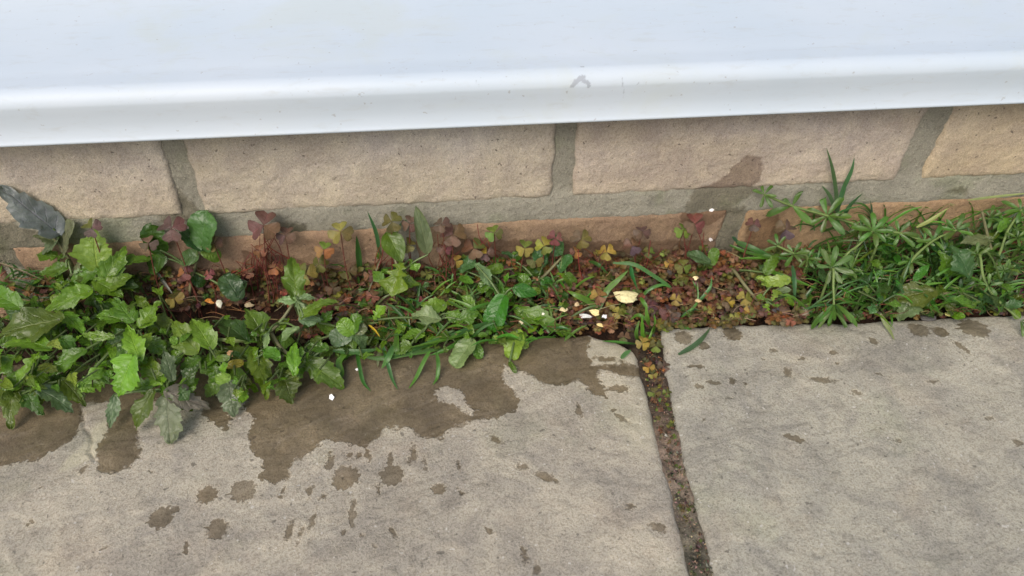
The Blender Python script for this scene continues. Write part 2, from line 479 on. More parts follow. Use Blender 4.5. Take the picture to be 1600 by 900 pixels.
ELL = [(516,719,5,12,100),(545,710,3,6,95),(560,711,3,6,95),(575,710,3,8,75),(609,716,4,9,90),(648,711,3,12,80),(665,726,3,13,72),(640,722,3,7,90),
 (716,724,2,6,90),(776,686,3.5,10,40),(484,766,3.5,9,110),(504,775,4,7,120),(551,800,3.5,18,92),(452,828,5,17,112),(470,832,3,12,108),(488,812,3,13,108),
 (538,832,4,5,0),(905,640,2.5,11,80),(972,652,3.5,10,30),(958,640,3,4,0),(853,745,6,20,22),(817,729,5,8,20),(985,792,4,9,15),(1025,824,6,15,18),
 (765,828,4,7,30),(820,870,4,14,70),(838,888,5,8,80),(968,606,6,14,5),(1286,592,4.5,19,5),(1233,580,5,8,90),(1250,558,3.5,8,0),(1245,684,4.5,17,15),
 (1338,613,3,8,5),(1112,596,3,13,8),(1145,594,4,6,80),(1166,600,4,4,0),(1083,571,2.5,12,2),(1500,545,4,15,30),(1404,688,3,6,0),(1590,692,5,10,10),
 (1545,652,2.5,5,0),(1460,598,2.5,5,0),(1303,550,3,5,0),(1310,565,2,4,0),(1372,584,2.5,5,0),(440,770,2,5,100),(240,740,2,4,0),(290,858,1.8,8,100),
 (412,862,2,5,100),(160,857,2,6,150),(65,765,2.5,4,0),(130,738,3,7,120),(48,817,3,5,0),(590,765,2,5,80),(720,770,2,5,60),(585,860,2,7,110),(615,835,2,6,70),
 (565,838,2,4,0),(1468,520,8,13,40),(1210,545,2,4,0),(1195,560,2,3,0),(1100,655,2,3,0),(950,560,4,22,5),(1140,620,1.5,3,0)]

EDGE_L = gp([(-300,590),(0,566),(300,552),(600,534),(820,520),(922,521),(960,530),(985,541),(996,556)])
EDGE_R = gp([(1033,513),(1100,508),(1160,504),(1260,501),(1400,497),(1500,493),(1600,488),(1900,475)])
JL = gp([(996,556),(1007,600),(1019,640),(1030,690),(1043,740),(1061,820),(1081,900),(1095,960)])
JR = gp([(1033,513),(1040,580),(1050,630),(1061,680),(1074,740),(1089,790),(1118,900),(1132,960)])

def make_slab(name, left, label):
    j = JL if left else JR
    ys = np.array([p[1] for p in j])[::-1]; xs = np.array([p[0] for p in j])[::-1]
    e = EDGE_L if left else EDGE_R
    ex = np.array([p[0] for p in e]); ey = np.array([p[1] for p in e])
    nv = 250
    v = np.concatenate([np.linspace(0, 0.2, 230), np.linspace(0.2, 0.60, 26)[1:]])
    ext = 0.36
    s = np.concatenate([-np.linspace(ext, 0.9, 18)[::-1][:-1] + 0, -np.linspace(0, ext, 400)[::-1]]) if left else \
        np.concatenate([np.linspace(0, ext, 400), np.linspace(ext, 0.9, 18)[1:]])
    jx0 = xs[-1]
    # local joint slope extension
    def jointx(y):
        sl = (xs[0] - xs[1]) / (ys[0] - ys[1])
        return np.where(y < ys[0], xs[0] + (y - ys[0]) * sl * 0.5, np.interp(y, ys, xs))
    S, V = np.meshgrid(s, v)
    X0 = jx0 + S
    top = np.interp(X0, ex, ey)
    Y = top - V
    X = jointx(Y) + S
    # wobble on the arrises
    wob = (fbm(Y * 160, Y * 0, 3, 3.3) - 0.5) * 0.0016 * np.exp(-np.abs(S) / 0.004)
    X = X + wob
    Y = Y + (fbm(X * 130, X * 0, 3, 9.1) - 0.5) * 0.003 * np.exp(-V / 0.004)
    de = np.minimum(np.abs(S), V)
    # surface relief: riven strata + undulation
    ca, sa = math.cos(0.45), math.sin(0.45)
    U1 = X * ca + Y * sa; U2 = -X * sa + Y * ca
    f1 = fbm(U1 * 9 + 5, U2 * 20, 5, 2 if left else 40)
    lev = f1 * 15
    st = np.floor(lev) + np.clip((lev - np.floor(lev)) / 0.10, 0, 1)
    Z = (st - 7.5) * 0.00034 + (fbm(X * 60, Y * 60, 4, 7) - 0.5) * 0.0010 + (fbm(X * 260, Y * 260, 3, 7) - 0.5) * 0.0006
    Z -= 0.0018 * np.exp(-de / 0.0012) + 0.0010 * np.exp(-de / 0.004)
    Z -= Z.max() * 0
    if left:
        crack = sdf_seg(X, Y, gp([(128,640),(131,668),(140,676),(145,690),(140,705),(150,722)]), 0.3)
        Z -= 0.0012 * np.exp(-np.clip(crack, 0, None) / 0.35)
    P = np.stack([X, Y, Z], -1)
    # skirt down the joint and the strip side
    if left:
        side = P[:, -1:, :].copy(); side[..., 2] = -0.035; side[..., 0] -= 0.002
        P = np.concatenate([P, side], 1)
    else:
        side = P[:, :1, :].copy(); side[..., 2] = -0.035; side[..., 0] += 0.002
        P = np.concatenate([side, P], 1)
    topr = P[:1].copy(); topr[..., 2] = -0.035; topr[..., 1] -= 0.002
    P = np.concatenate([topr, P], 0)
    X, Y = P[..., 0], P[..., 1]
    d = np.full(X.shape, 30.0)
    for w in WET: d = np.minimum(d, sdf_poly(X, Y, gp(w)))
    for w in DRY: d = np.maximum(d, -sdf_poly(X, Y, gp(w)))
    dmain = d.copy()
    for (cx, cy, r) in SPLAT:
        c = G(cx, cy); rr = mm(r, c)
        dd = np.hypot(X - c.x, Y - c.y)
        an = np.arctan2(Y - c.y, X - c.x)
        fr = 1 + 0.10 * np.sin(an * 11 + cx) + 0.07 * np.sin(an * 17 + cy)
        k = np.where(dd < rr * 3, (dd / fr - rr * 1.0) * 1000 * 1.6, 30)
        d = np.minimum(d, k)
    for (cx, cy, ra, rb, an) in ELL:
        c = G(cx, cy)
        t = R(an)
        q = G(cx + math.cos(t) * 10, cy + math.sin(t) * 10)
        ax = Vector((q.x - c.x, q.y - c.y)); L = ax.length / 10 * rb
        ax.normalize()
        a = (X - c.x) * ax.x + (Y - c.y) * ax.y; b = -(X - c.x) * ax.y + (Y - c.y) * ax.x
        Wd = mm(ra, c) * 1.25
        k = (np.sqrt((a / L) ** 2 + (b / Wd) ** 2) - 1) * min(L, Wd) * 1000 * 1.6
        d = np.minimum(d, np.where(k < 25, k, 30))
    m = MB()
    tint = (0.68, 0.675, 0.675) if left else (0.63, 0.65, 0.66)
    m.grid(P if left else P, col=tint)
    if True:
        m.f = [f[::-1] for f in m.f]
    ctr = (float(X.mean()), float(Y.min()), -0.035)
    o = m.build(name, M_SLAB, origin=ctr)
    fattr(o, 'wet', d)
    fattr(o, 'wetness', np.where(dmain < 3.0, 1.0, 0.78 + 0.22 * vnoise(X * 90, Y * 90)))
    lm = np.zeros(X.shape)
    if left:
        lm = np.maximum(np.clip(1 - sdf_poly(X, Y, gp([(135,700),(150,668),(163,660),(160,690),(148,712),(118,728),(100,735),(112,718)])) / 3, 0, 1),
                        0.7 * np.clip(1 - sdf_poly(X, Y, gp([(926,530),(985,545),(995,562),(930,565),(922,545)])) / 4, 0, 1))
        lm = np.maximum(lm, 0.45 * np.clip(1 - sdf_poly(X, Y, gp([(930,592),(1012,595),(1020,690),(990,700),(965,640)])) / 8, 0, 1))
    fattr(o, 'lime', lm)
    tag(o, label, 'paving slab', 'sandstone paving slabs')
    return o

make_slab('paving_slab', True, 'buff sandstone slab under the broad-leaved weeds with a large brown wet patch and round splashes')
make_slab('paving_slab', False, 'greyer sandstone slab below the cleavers with only small scattered damp spots')

# soil of the strip and below, ground sheet
def sheet(name, x0, x1, y0, y1, nx, ny, z, amp, mat, col=(1, 1, 1)):
    X, Y = np.meshgrid(np.linspace(x0, x1, nx), np.linspace(y0, y1, ny))
    Z = z + (fbm(X * 90, Y * 90, 4) - 0.5) * amp
    m = MB(); m.grid(np.stack([X, Y, Z], -1), col)
    return m.build(name, mat)
s = sheet('soil', -0.55, 0.65, -0.10, 0.005, 420, 50, -0.009, 0.010, M_SOIL)
tag(s, 'dark damp soil filling the narrow strip between the brick wall and the paving', kind='structure')
s = sheet('ground', -30, 30, -30, 30, 3, 3, -0.036, 0.0, M_SOIL)
tag(s, 'bare earth under the paving', kind='structure')

# the mortar / moss filled joint between the slabs
def make_joint():
    n = 260; k = 16
    yy = np.linspace(JR[0][1] + 0.004, -0.60, n)
    def ji(j, y):
        ys = np.array([p[1] for p in j])[::-1]; xs = np.array([p[0] for p in j])[::-1]
        sl = (xs[0] - xs[1]) / (ys[0] - ys[1])
        return np.where(y < ys[0], xs[0] + (y - ys[0]) * sl * 0.5, np.interp(y, ys, xs))
    a = ji(JL, yy) - 0.004; b = ji(JR, yy) + 0.004
    u = np.linspace(0, 1, k)
    X = a[:, None] + (b - a)[:, None] * u; Y = np.repeat(yy[:, None], k, 1)
    Z = -0.0026 + (fbm(X * 220, Y * 220, 4) - 0.5) * 0.005 - 0.004 * np.abs(2 * u - 1)[None] ** 6
    col = np.zeros(X.shape + (3,))
    # down the joint: russet plants -> pink-grey mortar -> dark mossy mortar
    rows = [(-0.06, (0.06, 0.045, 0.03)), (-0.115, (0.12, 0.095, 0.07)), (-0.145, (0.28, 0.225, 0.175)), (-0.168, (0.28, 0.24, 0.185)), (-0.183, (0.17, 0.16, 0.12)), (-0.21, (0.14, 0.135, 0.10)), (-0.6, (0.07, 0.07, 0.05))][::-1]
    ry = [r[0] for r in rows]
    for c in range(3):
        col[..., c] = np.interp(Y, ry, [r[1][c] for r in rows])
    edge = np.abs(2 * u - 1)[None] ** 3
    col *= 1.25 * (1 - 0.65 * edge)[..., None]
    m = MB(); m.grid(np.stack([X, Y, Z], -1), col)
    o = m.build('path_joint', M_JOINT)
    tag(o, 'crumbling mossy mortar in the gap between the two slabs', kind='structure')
make_joint()

# ------------------------------------------------------------------ brick wall
Z_BED_TOP = float(np.mean([W(x, y).z for x, y in ((240, 340), (430, 332), (1000, 302), (1440, 275), (1600, 273))]))
Z_BED_BOT = float(np.mean([W(x, y).z for x, y in ((430, 366), (680, 355), (1000, 334), (1150, 324), (1560, 306))]))
print('bed', Z_BED_TOP, Z_BED_BOT)
wall = empty('brick_wall', (0, 0, -0.03))
tag(wall, 'low wall of buff and reddish sandy bricks in grey mortar beneath the white sill', 'wall')
bricks = MB(); haze_tones = []; damps = []
def brick(x0t, x1t, x0b, x1b, z0, z1, tint, seed):
    """quad-fronted brick, corners may lean; dense rough front, plain sides"""
    nx = max(30, int((x1t - x0t) / 0.0011)); nz = max(12, int((z1 - z0) / 0.0011))
    u, v = np.meshgrid(np.linspace(0, 1, nx), np.linspace(0, 1, nz))
    Z = z0 + (z1 - z0) * v
    xl = x0b + (x0t - x0b) * v; xr = x1b + (x1t - x1b) * v
    X = xl + (xr - xl) * u
    de = np.minimum(np.minimum(X - xl, xr - X), np.minimum(Z - z0, z1 - Z))
    X = X + (fbm(Z * 150, X * 30, 3, seed) - .5) * 0.003 * np.exp(-np.minimum(X - xl, xr - X) / 0.004)
    Z = Z + (fbm(X * 150, Z * 20, 3, seed + 9) - .5) * 0.0026 * np.exp(-np.minimum(v, 1 - v) * (z1 - z0) / 0.004)
    Y = -0.0012 + 0.0020 * np.exp(-de / 0.0012) + (fbm(X * 70, Z * 90, 4, seed) - .5) * 0.0014 + (fbm(X * 420, Z * 420, 3, seed) - .5) * 0.0012
    P = np.stack([X, Y, Z], -1)
    top = P[-1:].copy(); top[..., 1] = 0.09
    bot = P[:1].copy(); bot[..., 1] = 0.09
    P = np.concatenate([bot, P, top], 0)
    l = P[:, :1].copy(); l[..., 1] = 0.09; r = P[:, -1:].copy(); r[..., 1] = 0.09
    P = np.concatenate([l, P, r], 1)
    n = fbm(P[..., 0] * 25, P[..., 2] * 40, 3, seed)
    t = np.array(tint)[None, None] * (0.78 + 0.3 * n[..., None])
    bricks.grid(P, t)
    haze = np.clip((P[..., 2] - (Z_BED_TOP + 0.010)) / 0.03, 0, 1) * np.clip(0.4 + 1.4 * (n - .35), 0, 1)  # painted haze veil: strengthens up the brick towards the sill, in blotches
    haze_tones.append(haze.ravel())
    px, pz = P[..., 0], P[..., 2]
    d = np.full(px.shape, 30.0)
    for poly in ([(1060,345),(1075,300),(1105,288),(1130,276),(1148,256),(1166,241),(1188,244),(1192,262),(1186,282),(1160,300),(1140,330),(1110,350)],
                 [(1170,345),(1215,335),(1230,370),(1200,400),(1160,395)], [(380,390),(460,400),(560,440),(380,450)],
                 [(700,372),(980,375),(1100,372),(1100,440),(700,440)]):
        d = np.minimum(d, sdf_poly(px, pz, [(W(a, b).x, W(a, b).z) for a, b in poly]))
    damps.append(d.ravel())
def wx(px, py): return W(px, py).x
Z_TOP = Z_BED_TOP + 0.065
def jx(a, b):      # (px top, py top), (px bottom, py bottom) -> x at Z_TOP, x at bed top
    p, q = W(*a), W(*b)
    t = (Z_TOP - q.z) / (p.z - q.z)
    return q.x + (p.x - q.x) * t, q.x
ups = [((250,222),(283,325),(287,222),(318,325)), ((870,196),(862,303),(903,195),(895,303)), ((1450,170),(1400,277),(1490,168),(1440,275))]
J = []
for a, b, c, d in ups:
    J.append((jx(a, b), jx(c, d)))
W0 = -0.75; W1 = 0.85
buff = (0.58, 0.47, 0.34)
pr = ((-0.60, -0.60), (-0.588, -0.588))
Jall = [((-0.347, -0.345), (-0.335, -0.333))]
seq = []
left_edge = (J[0][0][0] - 0.215, J[0][0][1] - 0.215)
brick(left_edge[0], J[0][0][0], left_edge[1], J[0][0][1], Z_BED_TOP, Z_TOP, (0.53, 0.462, 0.37), 3)
brick(left_edge[0] - 0.23, left_edge[0] - 0.012, left_edge[1] - 0.23, left_edge[1] - 0.012, Z_BED_TOP, Z_TOP, buff, 4)
brick(J[0][1][0], J[1][0][0], J[0][1][1], J[1][0][1], Z_BED_TOP, Z_TOP, (0.53, 0.468, 0.38), 5)
brick(J[1][1][0], J[2][0][0], J[1][1][1], J[2][0][1], Z_BED_TOP, Z_TOP, (0.50, 0.43, 0.355), 6)
brick(J[2][1][0], J[2][1][0] + 0.215, J[2][1][1], J[2][1][1] + 0.215, Z_BED_TOP, Z_TOP, (0.53, 0.44, 0.32), 7)
brick(J[2][1][0] + 0.227, J[2][1][0] + 0.44, J[2][1][1] + 0.227, J[2][1][1] + 0.44, Z_BED_TOP, Z_TOP, buff, 8)
# lower course
lz1, lz0 = Z_BED_BOT, Z_BED_BOT - 0.065
lj = [(wx(1128, 360), wx(1158, 360)), (wx(618, 385), wx(652, 385))]
brick(lj[1][1], lj[0][0], lj[1][1], lj[0][0] - 0.004, lz0, lz1, (0.31, 0.22, 0.15), 11)
brick(lj[0][1], lj[0][1] + 0.215, lj[0][1] - 0.004, lj[0][1] + 0.215, lz0, lz1, (0.39, 0.27, 0.165), 12)
brick(lj[0][1] + 0.227, lj[0][1] + 0.44, lj[0][1] + 0.227, lj[0][1] + 0.44, lz0, lz1, (0.44, 0.30, 0.20), 13)
brick(lj[1][0] - 0.215, lj[1][0], lj[1][0] - 0.215, lj[1][0], lz0, lz1, (0.34, 0.235, 0.16), 14)
brick(lj[1][0] - 0.442, lj[1][0] - 0.227, lj[1][0] - 0.442, lj[1][0] - 0.227, lz0, lz1, (0.35, 0.24, 0.165), 15)
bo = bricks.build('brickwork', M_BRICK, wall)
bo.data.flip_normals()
fattr(bo, 'pale', np.concatenate(haze_tones)); fattr(bo, 'wet', np.concatenate(damps))
X, Z = np.meshgrid(np.linspace(W0, W1, 1100), np.linspace(-0.04, Z_TOP + 0.01, 110))
Y = -0.0004 + (fbm(X * 50, Z * 50, 3) - .5) * 0.003 + (fbm(X * 500, Z * 500, 3) - .5) * 0.0014
vj = np.clip((Z - Z_BED_TOP) / 0.004, 0, 1)
Y += 0.0014 * vj + 0.0016 * np.clip((Z_BED_BOT - Z) / 0.003, 0, 1)
m = MB()
colm = np.ones(X.shape + (3,)) * (1 - 0.08 * vj[..., None])
m.grid(np.stack([X, Y, Z], -1), colm)
mo = m.build('mortar', M_MORTAR, wall)
d = np.full(X.shape, 30.0)
for poly in ([(1070,332),(1080,302),(1110,285),(1150,270),(1190,268),(1200,285),(1170,305),(1140,326)], [(1118,322),(1165,322),(1150,400),(1100,400)],
             [(1480,300),(1490,290),(1510,292),(1508,304)], [(225,290),(262,285),(330,345),(250,350)], [(-20,330),(110,380),(110,420),(-20,420)], [(430,345),(480,348),(480,368),(440,368)]):
    d = np.minimum(d, sdf_poly(X, Z, [(W(a, b).x, W(a, b).z) for a, b in poly]))
fattr(mo, 'wet', d)

# ------------------------------------------------------------------ white sill and what stands on it
NOSE_Y = -0.020
lipz = float(np.mean([W(x, y, NOSE_Y).z for x, y in ((0, 231), (880, 195), (1600, 162))]))
print('lip', lipz)
prof = []
nosez = lipz + 0.0255
def arc(cy, cz, r, a0, a1, n):
    return [(cy + r * math.cos(R(a)), cz + r * math.sin(R(a))) for a in np.linspace(a0, a1, n)]
prof += [(0.030, lipz + 0.004), (NOSE_Y + 0.006, lipz + 0.003)]
prof += [(NOSE_Y + 0.003, lipz + 0.0004)] + arc(NOSE_Y + 0.0012, lipz + 0.0010, 0.0011, 250, 150, 6)
prof += [(NOSE_Y + 0.0012, lipz + 0.0030), (NOSE_Y + 0.0012, lipz + 0.010), (NOSE_Y + 0.0010, nosez - 0.010)]
prof += arc(NOSE_Y + 0.0085, nosez - 0.0065, 0.0082, 178, 96, 14)
for t in np.linspace(0.004, 1, 60):
    yy = NOSE_Y + 0.008 + t * 0.152
    prof.append((yy, nosez + 0.0016 + 0.0 * t + 0.0110 * t - 0.0004 * math.exp(-((t - 0.07) / 0.035) ** 2)))
prof = np.array(prof)
xs = np.linspace(-0.55, 0.65, 900)
P = np.zeros((len(xs), len(prof), 3))
P[..., 0] = xs[:, None]; P[..., 1] = prof[None, :, 0]; P[..., 2] = prof[None, :, 1]
m = MB(); m.grid(P, (1, 1, 1))
sill = m.build('door_sill', M_SILL, origin=(0, 0.03, lipz))
sc = np.full(P.shape[:2], 30.0)
def sxy(px, py):
    if py < 117:
        p = G(px, py, nosez + 0.003)
        return (p.x, p.y)
    p = W(px, py, NOSE_Y + 0.001)
    return (p.x, NOSE_Y + 0.008 - (nosez - p.z))
SX = P[..., 0]
SY = np.where(P[..., 1] < NOSE_Y + 0.006, NOSE_Y + 0.008 - (nosez - P[..., 2]), P[..., 1])
for pts, r in (([(893,134),(905,125),(918,128),(920,133)], .8), ([(898,128),(912,122)], .9), ([(300,30),(308,44)], -.1), ([(1340,60),(1348,64)], 0), ([(460,90),(466,97)], 0), ([(730,28),(738,31)], 0), ([(1420,112),(1428,116)], .2), ([(560,150),(574,152)], 0), ([(1250,128),(1262,126)], .1), ([(972,121),(986,116),(998,128)], .1), ([(1102,136),(1112,135)], .4),
               ([(704,160),(716,153),(726,160)], -.1), ([(704,162),(722,162)], -.1), ([(276,183),(290,185),(303,180)], -.1), ([(685,98),(694,112)], -.2), ([(745,128),(748,134)], .2),
               ([(210,47),(222,52)], -.3), ([(905,72),(916,80)], -.1), ([(1160,107),(1164,110)], .1), ([(40,68),(47,72)], -.1), ([(1200,102),(1206,100)], -.1), ([(600,56),(609,58)], -.2), ([(1545,67),(1552,67)], .1)):
    sc = np.minimum(sc, sdf_seg(SX, SY, [sxy(*q) for q in pts], r))
fattr(sill, 'scuff', sc)
tag(sill, 'long white plastic door sill with a rounded nose overhanging the brick wall', 'door sill')
m = MB()
z0 = prof[-1, 1]
def box(m, x0, x1, y0, y1, z0, z1, col=(1, 1, 1)):
    v = [(x, y, z) for x in (x0, x1) for y in (y0, y1) for z in (z0, z1)]
    m.add(v, [(0, 1, 3, 2), (4, 6, 7, 5), (0, 4, 5, 1), (2, 3, 7, 6), (0, 2, 6, 4), (1, 5, 7, 3)], col)
box(m, -0.55, 0.65, 0.134, 0.20, z0 - 0.03, z0 + 0.11)
df = m.build('door_frame', M_SILL, smooth=False)
fattr(df, 'scuff', np.full(8, 30.0))
tag(df, 'white plastic bottom rail of the door frame standing on the sill', kind='structure')

# ------------------------------------------------------------------ plant geometry
def frame_from(t, n):
    t = t.normalized()
    n = (n - t * n.dot(t))
    if n.length < 1e-6: n = Vector((0, 0, 1))
    n.normalize()
    w = t.cross(n)
    return t, n, w

def half_width(kind, v, nt, rs):
    if kind == 'T':       # triangular ovate with teeth
        w = np.where(v < 0.32, (np.clip(v, 0, 1) / 0.32) ** 0.5, ((1 - v) / 0.68).clip(0) ** 0.68)
        lob = 0.8 * (vnoise(v * 4.2 + rs, v * 0 + rs * 3.1) - 0.45)
        saw = (v * nt + rs + 0.5 * vnoise(v * 6, v * 0 + rs)) % 1.0
        w = w * (0.92 + lob) + (0.24 * saw ** 1.4 - 0.08) * np.sin(np.pi * v).clip(0) ** 0.4
    elif kind == 'R':     # rounded scalloped
        w = np.sqrt(np.clip(1 - (2 * v - 1) ** 2, 0, 1)) ** 0.75
        w = w + 0.07 * np.abs(np.sin(v * nt * math.pi)) * np.sin(np.pi * v).clip(0) ** 0.3 - 0.03
    elif kind == 'O':     # smooth ovate
        w = np.sin(np.pi * v.clip(0, 1) ** 0.8).clip(0) ** 0.75
    elif kind == 'L':     # lobed, lyrate
        w = np.zeros_like(v)
        for c, r, s_ in ((0.70, 1.0, 0.26), (0.36, 0.72, 0.10), (0.14, 0.45, 0.07), (0.52, 0.62, 0.09)):
            w = np.maximum(w, r * np.exp(-((v - c) / s_) ** 2))
        w = np.maximum(w, 0.16) * np.where(v > 0.7, ((1 - v) / 0.3).clip(0) ** 0.55, 1)
        w = w + 0.06 * ((v * nt + rs) % 1.0) * np.sin(np.pi * v).clip(0) ** .3
    elif kind == 'S':     # small oblanceolate (cleavers)
        w = (v.clip(0, 1) ** 0.8) * ((1 - v).clip(0, 1) ** 0.36) * 1.75 + 0.03
        w = np.where(v > 0.999, 0, w)
    return w.clip(0.0, 1.3)

def add_leaf(m, base, tip, width, kind='T', nrm=None, col=(.06, .15, .03), fold=0.15, curl=0.12, ripple=0.08, roll=0.0, N=None, Mx=None, droop=0.0, var=0.15):
    rs = random.random() * 6
    L = (tip - base).length
    if nrm is None:
        c = (CAM - base).normalized()
        nrm = (c * 0.55 + Vector((0, 0, 1)) * 0.75)
    t, n, w = frame_from(tip - base, nrm)
    if roll:
        q = Matrix.Rotation(roll, 3, t)
        n = q @ n; w = q @ w
    if N is None: N = {'T': 44, 'R': 44, 'O': 16, 'L': 44, 'S': 9}[kind]
    if Mx is None: Mx = {'S': 5, 'O': 9}.get(kind, 11)
    v = np.linspace(0, 1, N)[:, None]; u = np.linspace(-1, 1, Mx)[None]
    nt = {'T': 4 + int(rs) % 3, 'R': 7, 'L': 8}.get(kind, 0)
    hw = half_width(kind, np.linspace(0, 1, N), nt, rs)[:, None] * width * 0.5
    hw2 = half_width(kind, np.linspace(0, 1, N), nt, rs + 1.7)[:, None] * width * 0.5
    H = np.where(u < 0, hw, hw2)
    au = np.abs(u)
    A = v * L
    if kind in 'TR':
        A = A - (au ** 1.5) * width * 0.22 * np.exp(-(v / 0.22) ** 2)       # cordate base
        A = A + au ** 2 * width * 0.05
    S = u * H
    ph = random.random() * 6
    Hn = fold * np.abs(S) - curl * L * (2 * v - 1) ** 2 * 0.5 - curl * L * 0.35 * v ** 2 + ripple * width * 0.5 * np.sin(v * 9 + ph + u * 1.3) * au ** 1.6
    Hn = Hn + ripple * 0.5 * width * (vnoise(v * 4 + ph, u * 2.4 + rs) - 0.5)
    Hn = Hn + 0.05 * width * (vnoise(v * 13 + rs, u * 5 + ph) - 0.5) * (kind in 'TRL')
    Hn = Hn - droop * au ** 2 * width * 0.5
    Hn = Hn - Hn[:1, Mx // 2:Mx // 2 + 1]
    P = (np.array(base)[None, None] + A[..., None] * np.array(t) + S[..., None] * np.array(w) + Hn[..., None] * np.array(n))
    P[..., 2] = np.maximum(P[..., 2], 0.0004 + 0 * P[..., 2]) if base.y < -0.07 else P[..., 2]
    P[..., 1] = np.minimum(P[..., 1], -0.0028)
    k = 1 + var * (random.random() * 2 - 1)
    c = np.array(col)[None, None] * k * (1 + 0.25 * (vnoise(v * 3 + rs, u * 2 + ph)[..., None] - 0.5))
    UV = np.stack([u + 0 * v, v + 0 * u], -1)
    m.grid(P, c, UV)
    return t, n, w

def add_tube(m, pts, r0, r1=None, col=(.1, .2, .05), sides=6, sub=4):
    pts = [Vector(p) for p in pts]
    if r1 is None: r1 = r0
    if len(pts) == 2:
        pts = [pts[0], (pts[0] + pts[1]) / 2, pts[1]]
    # catmull-rom
    out = []
    e = [pts[0] * 2 - pts[1]] + pts + [pts[-1] * 2 - pts[-2]]
    for i in range(1, len(e) - 2):
        for k in range(sub):
            t = k / sub
            a, b, c, d = e[i - 1], e[i], e[i + 1], e[i + 2]
            out.append(0.5 * ((2 * b) + (c - a) * t + (2 * a - 5 * b + 4 * c - d) * t * t + (3 * b - 3 * c + d - a) * t ** 3))
    out.append(pts[-1])
    n = len(out)
    P = np.zeros((n, sides, 3))
    ref = Vector((0.3, 0.2, 1)).normalized()
    for i, p in enumerate(out):
        t = (out[min(i + 1, n - 1)] - out[max(i - 1, 0)]).normalized()
        a = t.cross(ref)
        if a.length < 1e-4: a = t.cross(Vector((1, 0, 0)))
        a.normalize(); b = t.cross(a)
        r = r0 + (r1 - r0) * i / (n - 1)
        for s_ in range(sides):
            an = 2 * math.pi * s_ / sides
            P[i, s_] = p + (a * math.cos(an) + b * math.sin(an)) * r
    m.grid(P, col, closed=True)

def add_ribbon(m, pts, w, col, fold=0.25, tw=0.0, pointed=True, sub=6):
    pts = [Vector(p) for p in pts]
    if len(pts) == 2:
        pts = [pts[0], (pts[0] + pts[1]) / 2 + Vector((0, 0, 0.001)), pts[1]]
    out = []
    e = [pts[0] * 2 - pts[1]] + pts + [pts[-1] * 2 - pts[-2]]
    for i in range(1, len(e) - 2):
        for k in range(sub):
            t = k / sub
            a, b, c, d = e[i - 1], e[i], e[i + 1], e[i + 2]
            out.append(0.5 * ((2 * b) + (c - a) * t + (2 * a - 5 * b + 4 * c - d) * t * t + (3 * b - 3 * c + d - a) * t ** 3))
    out.append(pts[-1])
    n = len(out)
    us = (-1, -0.5, 0, 0.5, 1)
    P = np.zeros((n, 5, 3)); UV = np.zeros((n, 5, 2))
    tilt = random.uniform(-.5, .5)
    for i, p in enumerate(out):
        t = (out[min(i + 1, n - 1)] - out[max(i - 1, 0)]).normalized()
        nn = (CAM - p).normalized() * 0.6 + Vector((0, 0, 0.7))
        q = Matrix.Rotation(tilt + tw * i / n, 3, t)
        t, nn, ww = frame_from(t, nn)
        nn = q @ nn; ww = q @ ww
        f = i / (n - 1)
        k = min(1.0, 0.45 + f * 3) * (min(1.0, ((1 - f) / 0.45) ** 0.7) if pointed else (1.0 if f < .97 else .8))
        for j, u in enumerate(us):
            P[i, j] = p + ww * (u * w * 0.5 * k) + nn * (fold * abs(u) * w * 0.5 * k)
            UV[i, j] = (u, f)
    P[..., 1] = np.minimum(P[..., 1], -0.0025)
    c = np.array(col)[None, None] * (0.9 + 0.2 * np.linspace(0, 1, n)[:, None, None]) * np.array([1.12, 1, .88, 1, 1.08])[None, :, None]
    m.grid(P, c, UV)

def ground_under(p, dx=0.0, dy=0.0):
    return Vector((p.x + dx, min(max(p.y + dy, -0.052), -0.006), -0.006))

# colours ---------------------------------------------------------
C = dict(bright=(0.150, 0.275, 0.022), lime=(0.22, 0.35, 0.05), mid=(0.100, 0.198, 0.020), dark=(0.048, 0.105, 0.016), vivid=(0.045, 0.16, 0.014),
         pale=(0.20, 0.30, 0.13), grey=(0.14, 0.19, 0.09), glauc=(0.20, 0.235, 0.215), olive=(0.095, 0.145, 0.022), purple=(0.17, 0.17, 0.12),
         yellow=(0.33, 0.31, 0.02), blue=(0.065, 0.140, 0.045))

# ------------------------------------------------------------------ broad-leaved weeds
# plant: name, label, root px, stem points px, leaves (bx,by,tx,ty,width px,type,colour,z base,z tip)
WEEDS = []
WEEDS.append(('thistle_seedling', 'tall weed with a blue-grey leaf raised against the brick and a pale purplish stalk', (128, 452),
  [(128, 450, .012), (108, 405, .03), (72, 355, .05)], [
  (86,360,2,292,74,'T','glauc',.050,.062),(92,372,66,398,30,'T','grey',.045,.04),(98,392,112,346,34,'R','grey',.042,.052),
  (100,402,56,396,34,'L','mid',.038,.036),(104,418,62,428,30,'T','mid',.034,.03),(112,428,158,404,32,'T','grey',.032,.036),
  (88,380,52,368,26,'T','grey',.046,.045),(118,440,84,462,26,'T','mid',.02,.015)]))
WEEDS.append(('thistle_seedling', 'weed whose lime green toothed leaf stands upright in front of the mortar bed', (155, 470),
  [(155, 468, .01), (154, 430, .03)], [
  (152,418,146,360,64,'T','lime',.036,.050),(152,425,112,438,38,'T','mid',.034,.03),(160,430,234,400,46,'T','mid',.034,.036),
  (162,440,196,385,40,'T','mid',.033,.044),(150,440,192,462,42,'T','bright',.035,.028),(145,452,128,412,34,'T','olive',.028,.035),
  (168,450,215,446,36,'T','dark',.028,.028),(158,455,205,430,40,'T','mid',.03,.034)]))
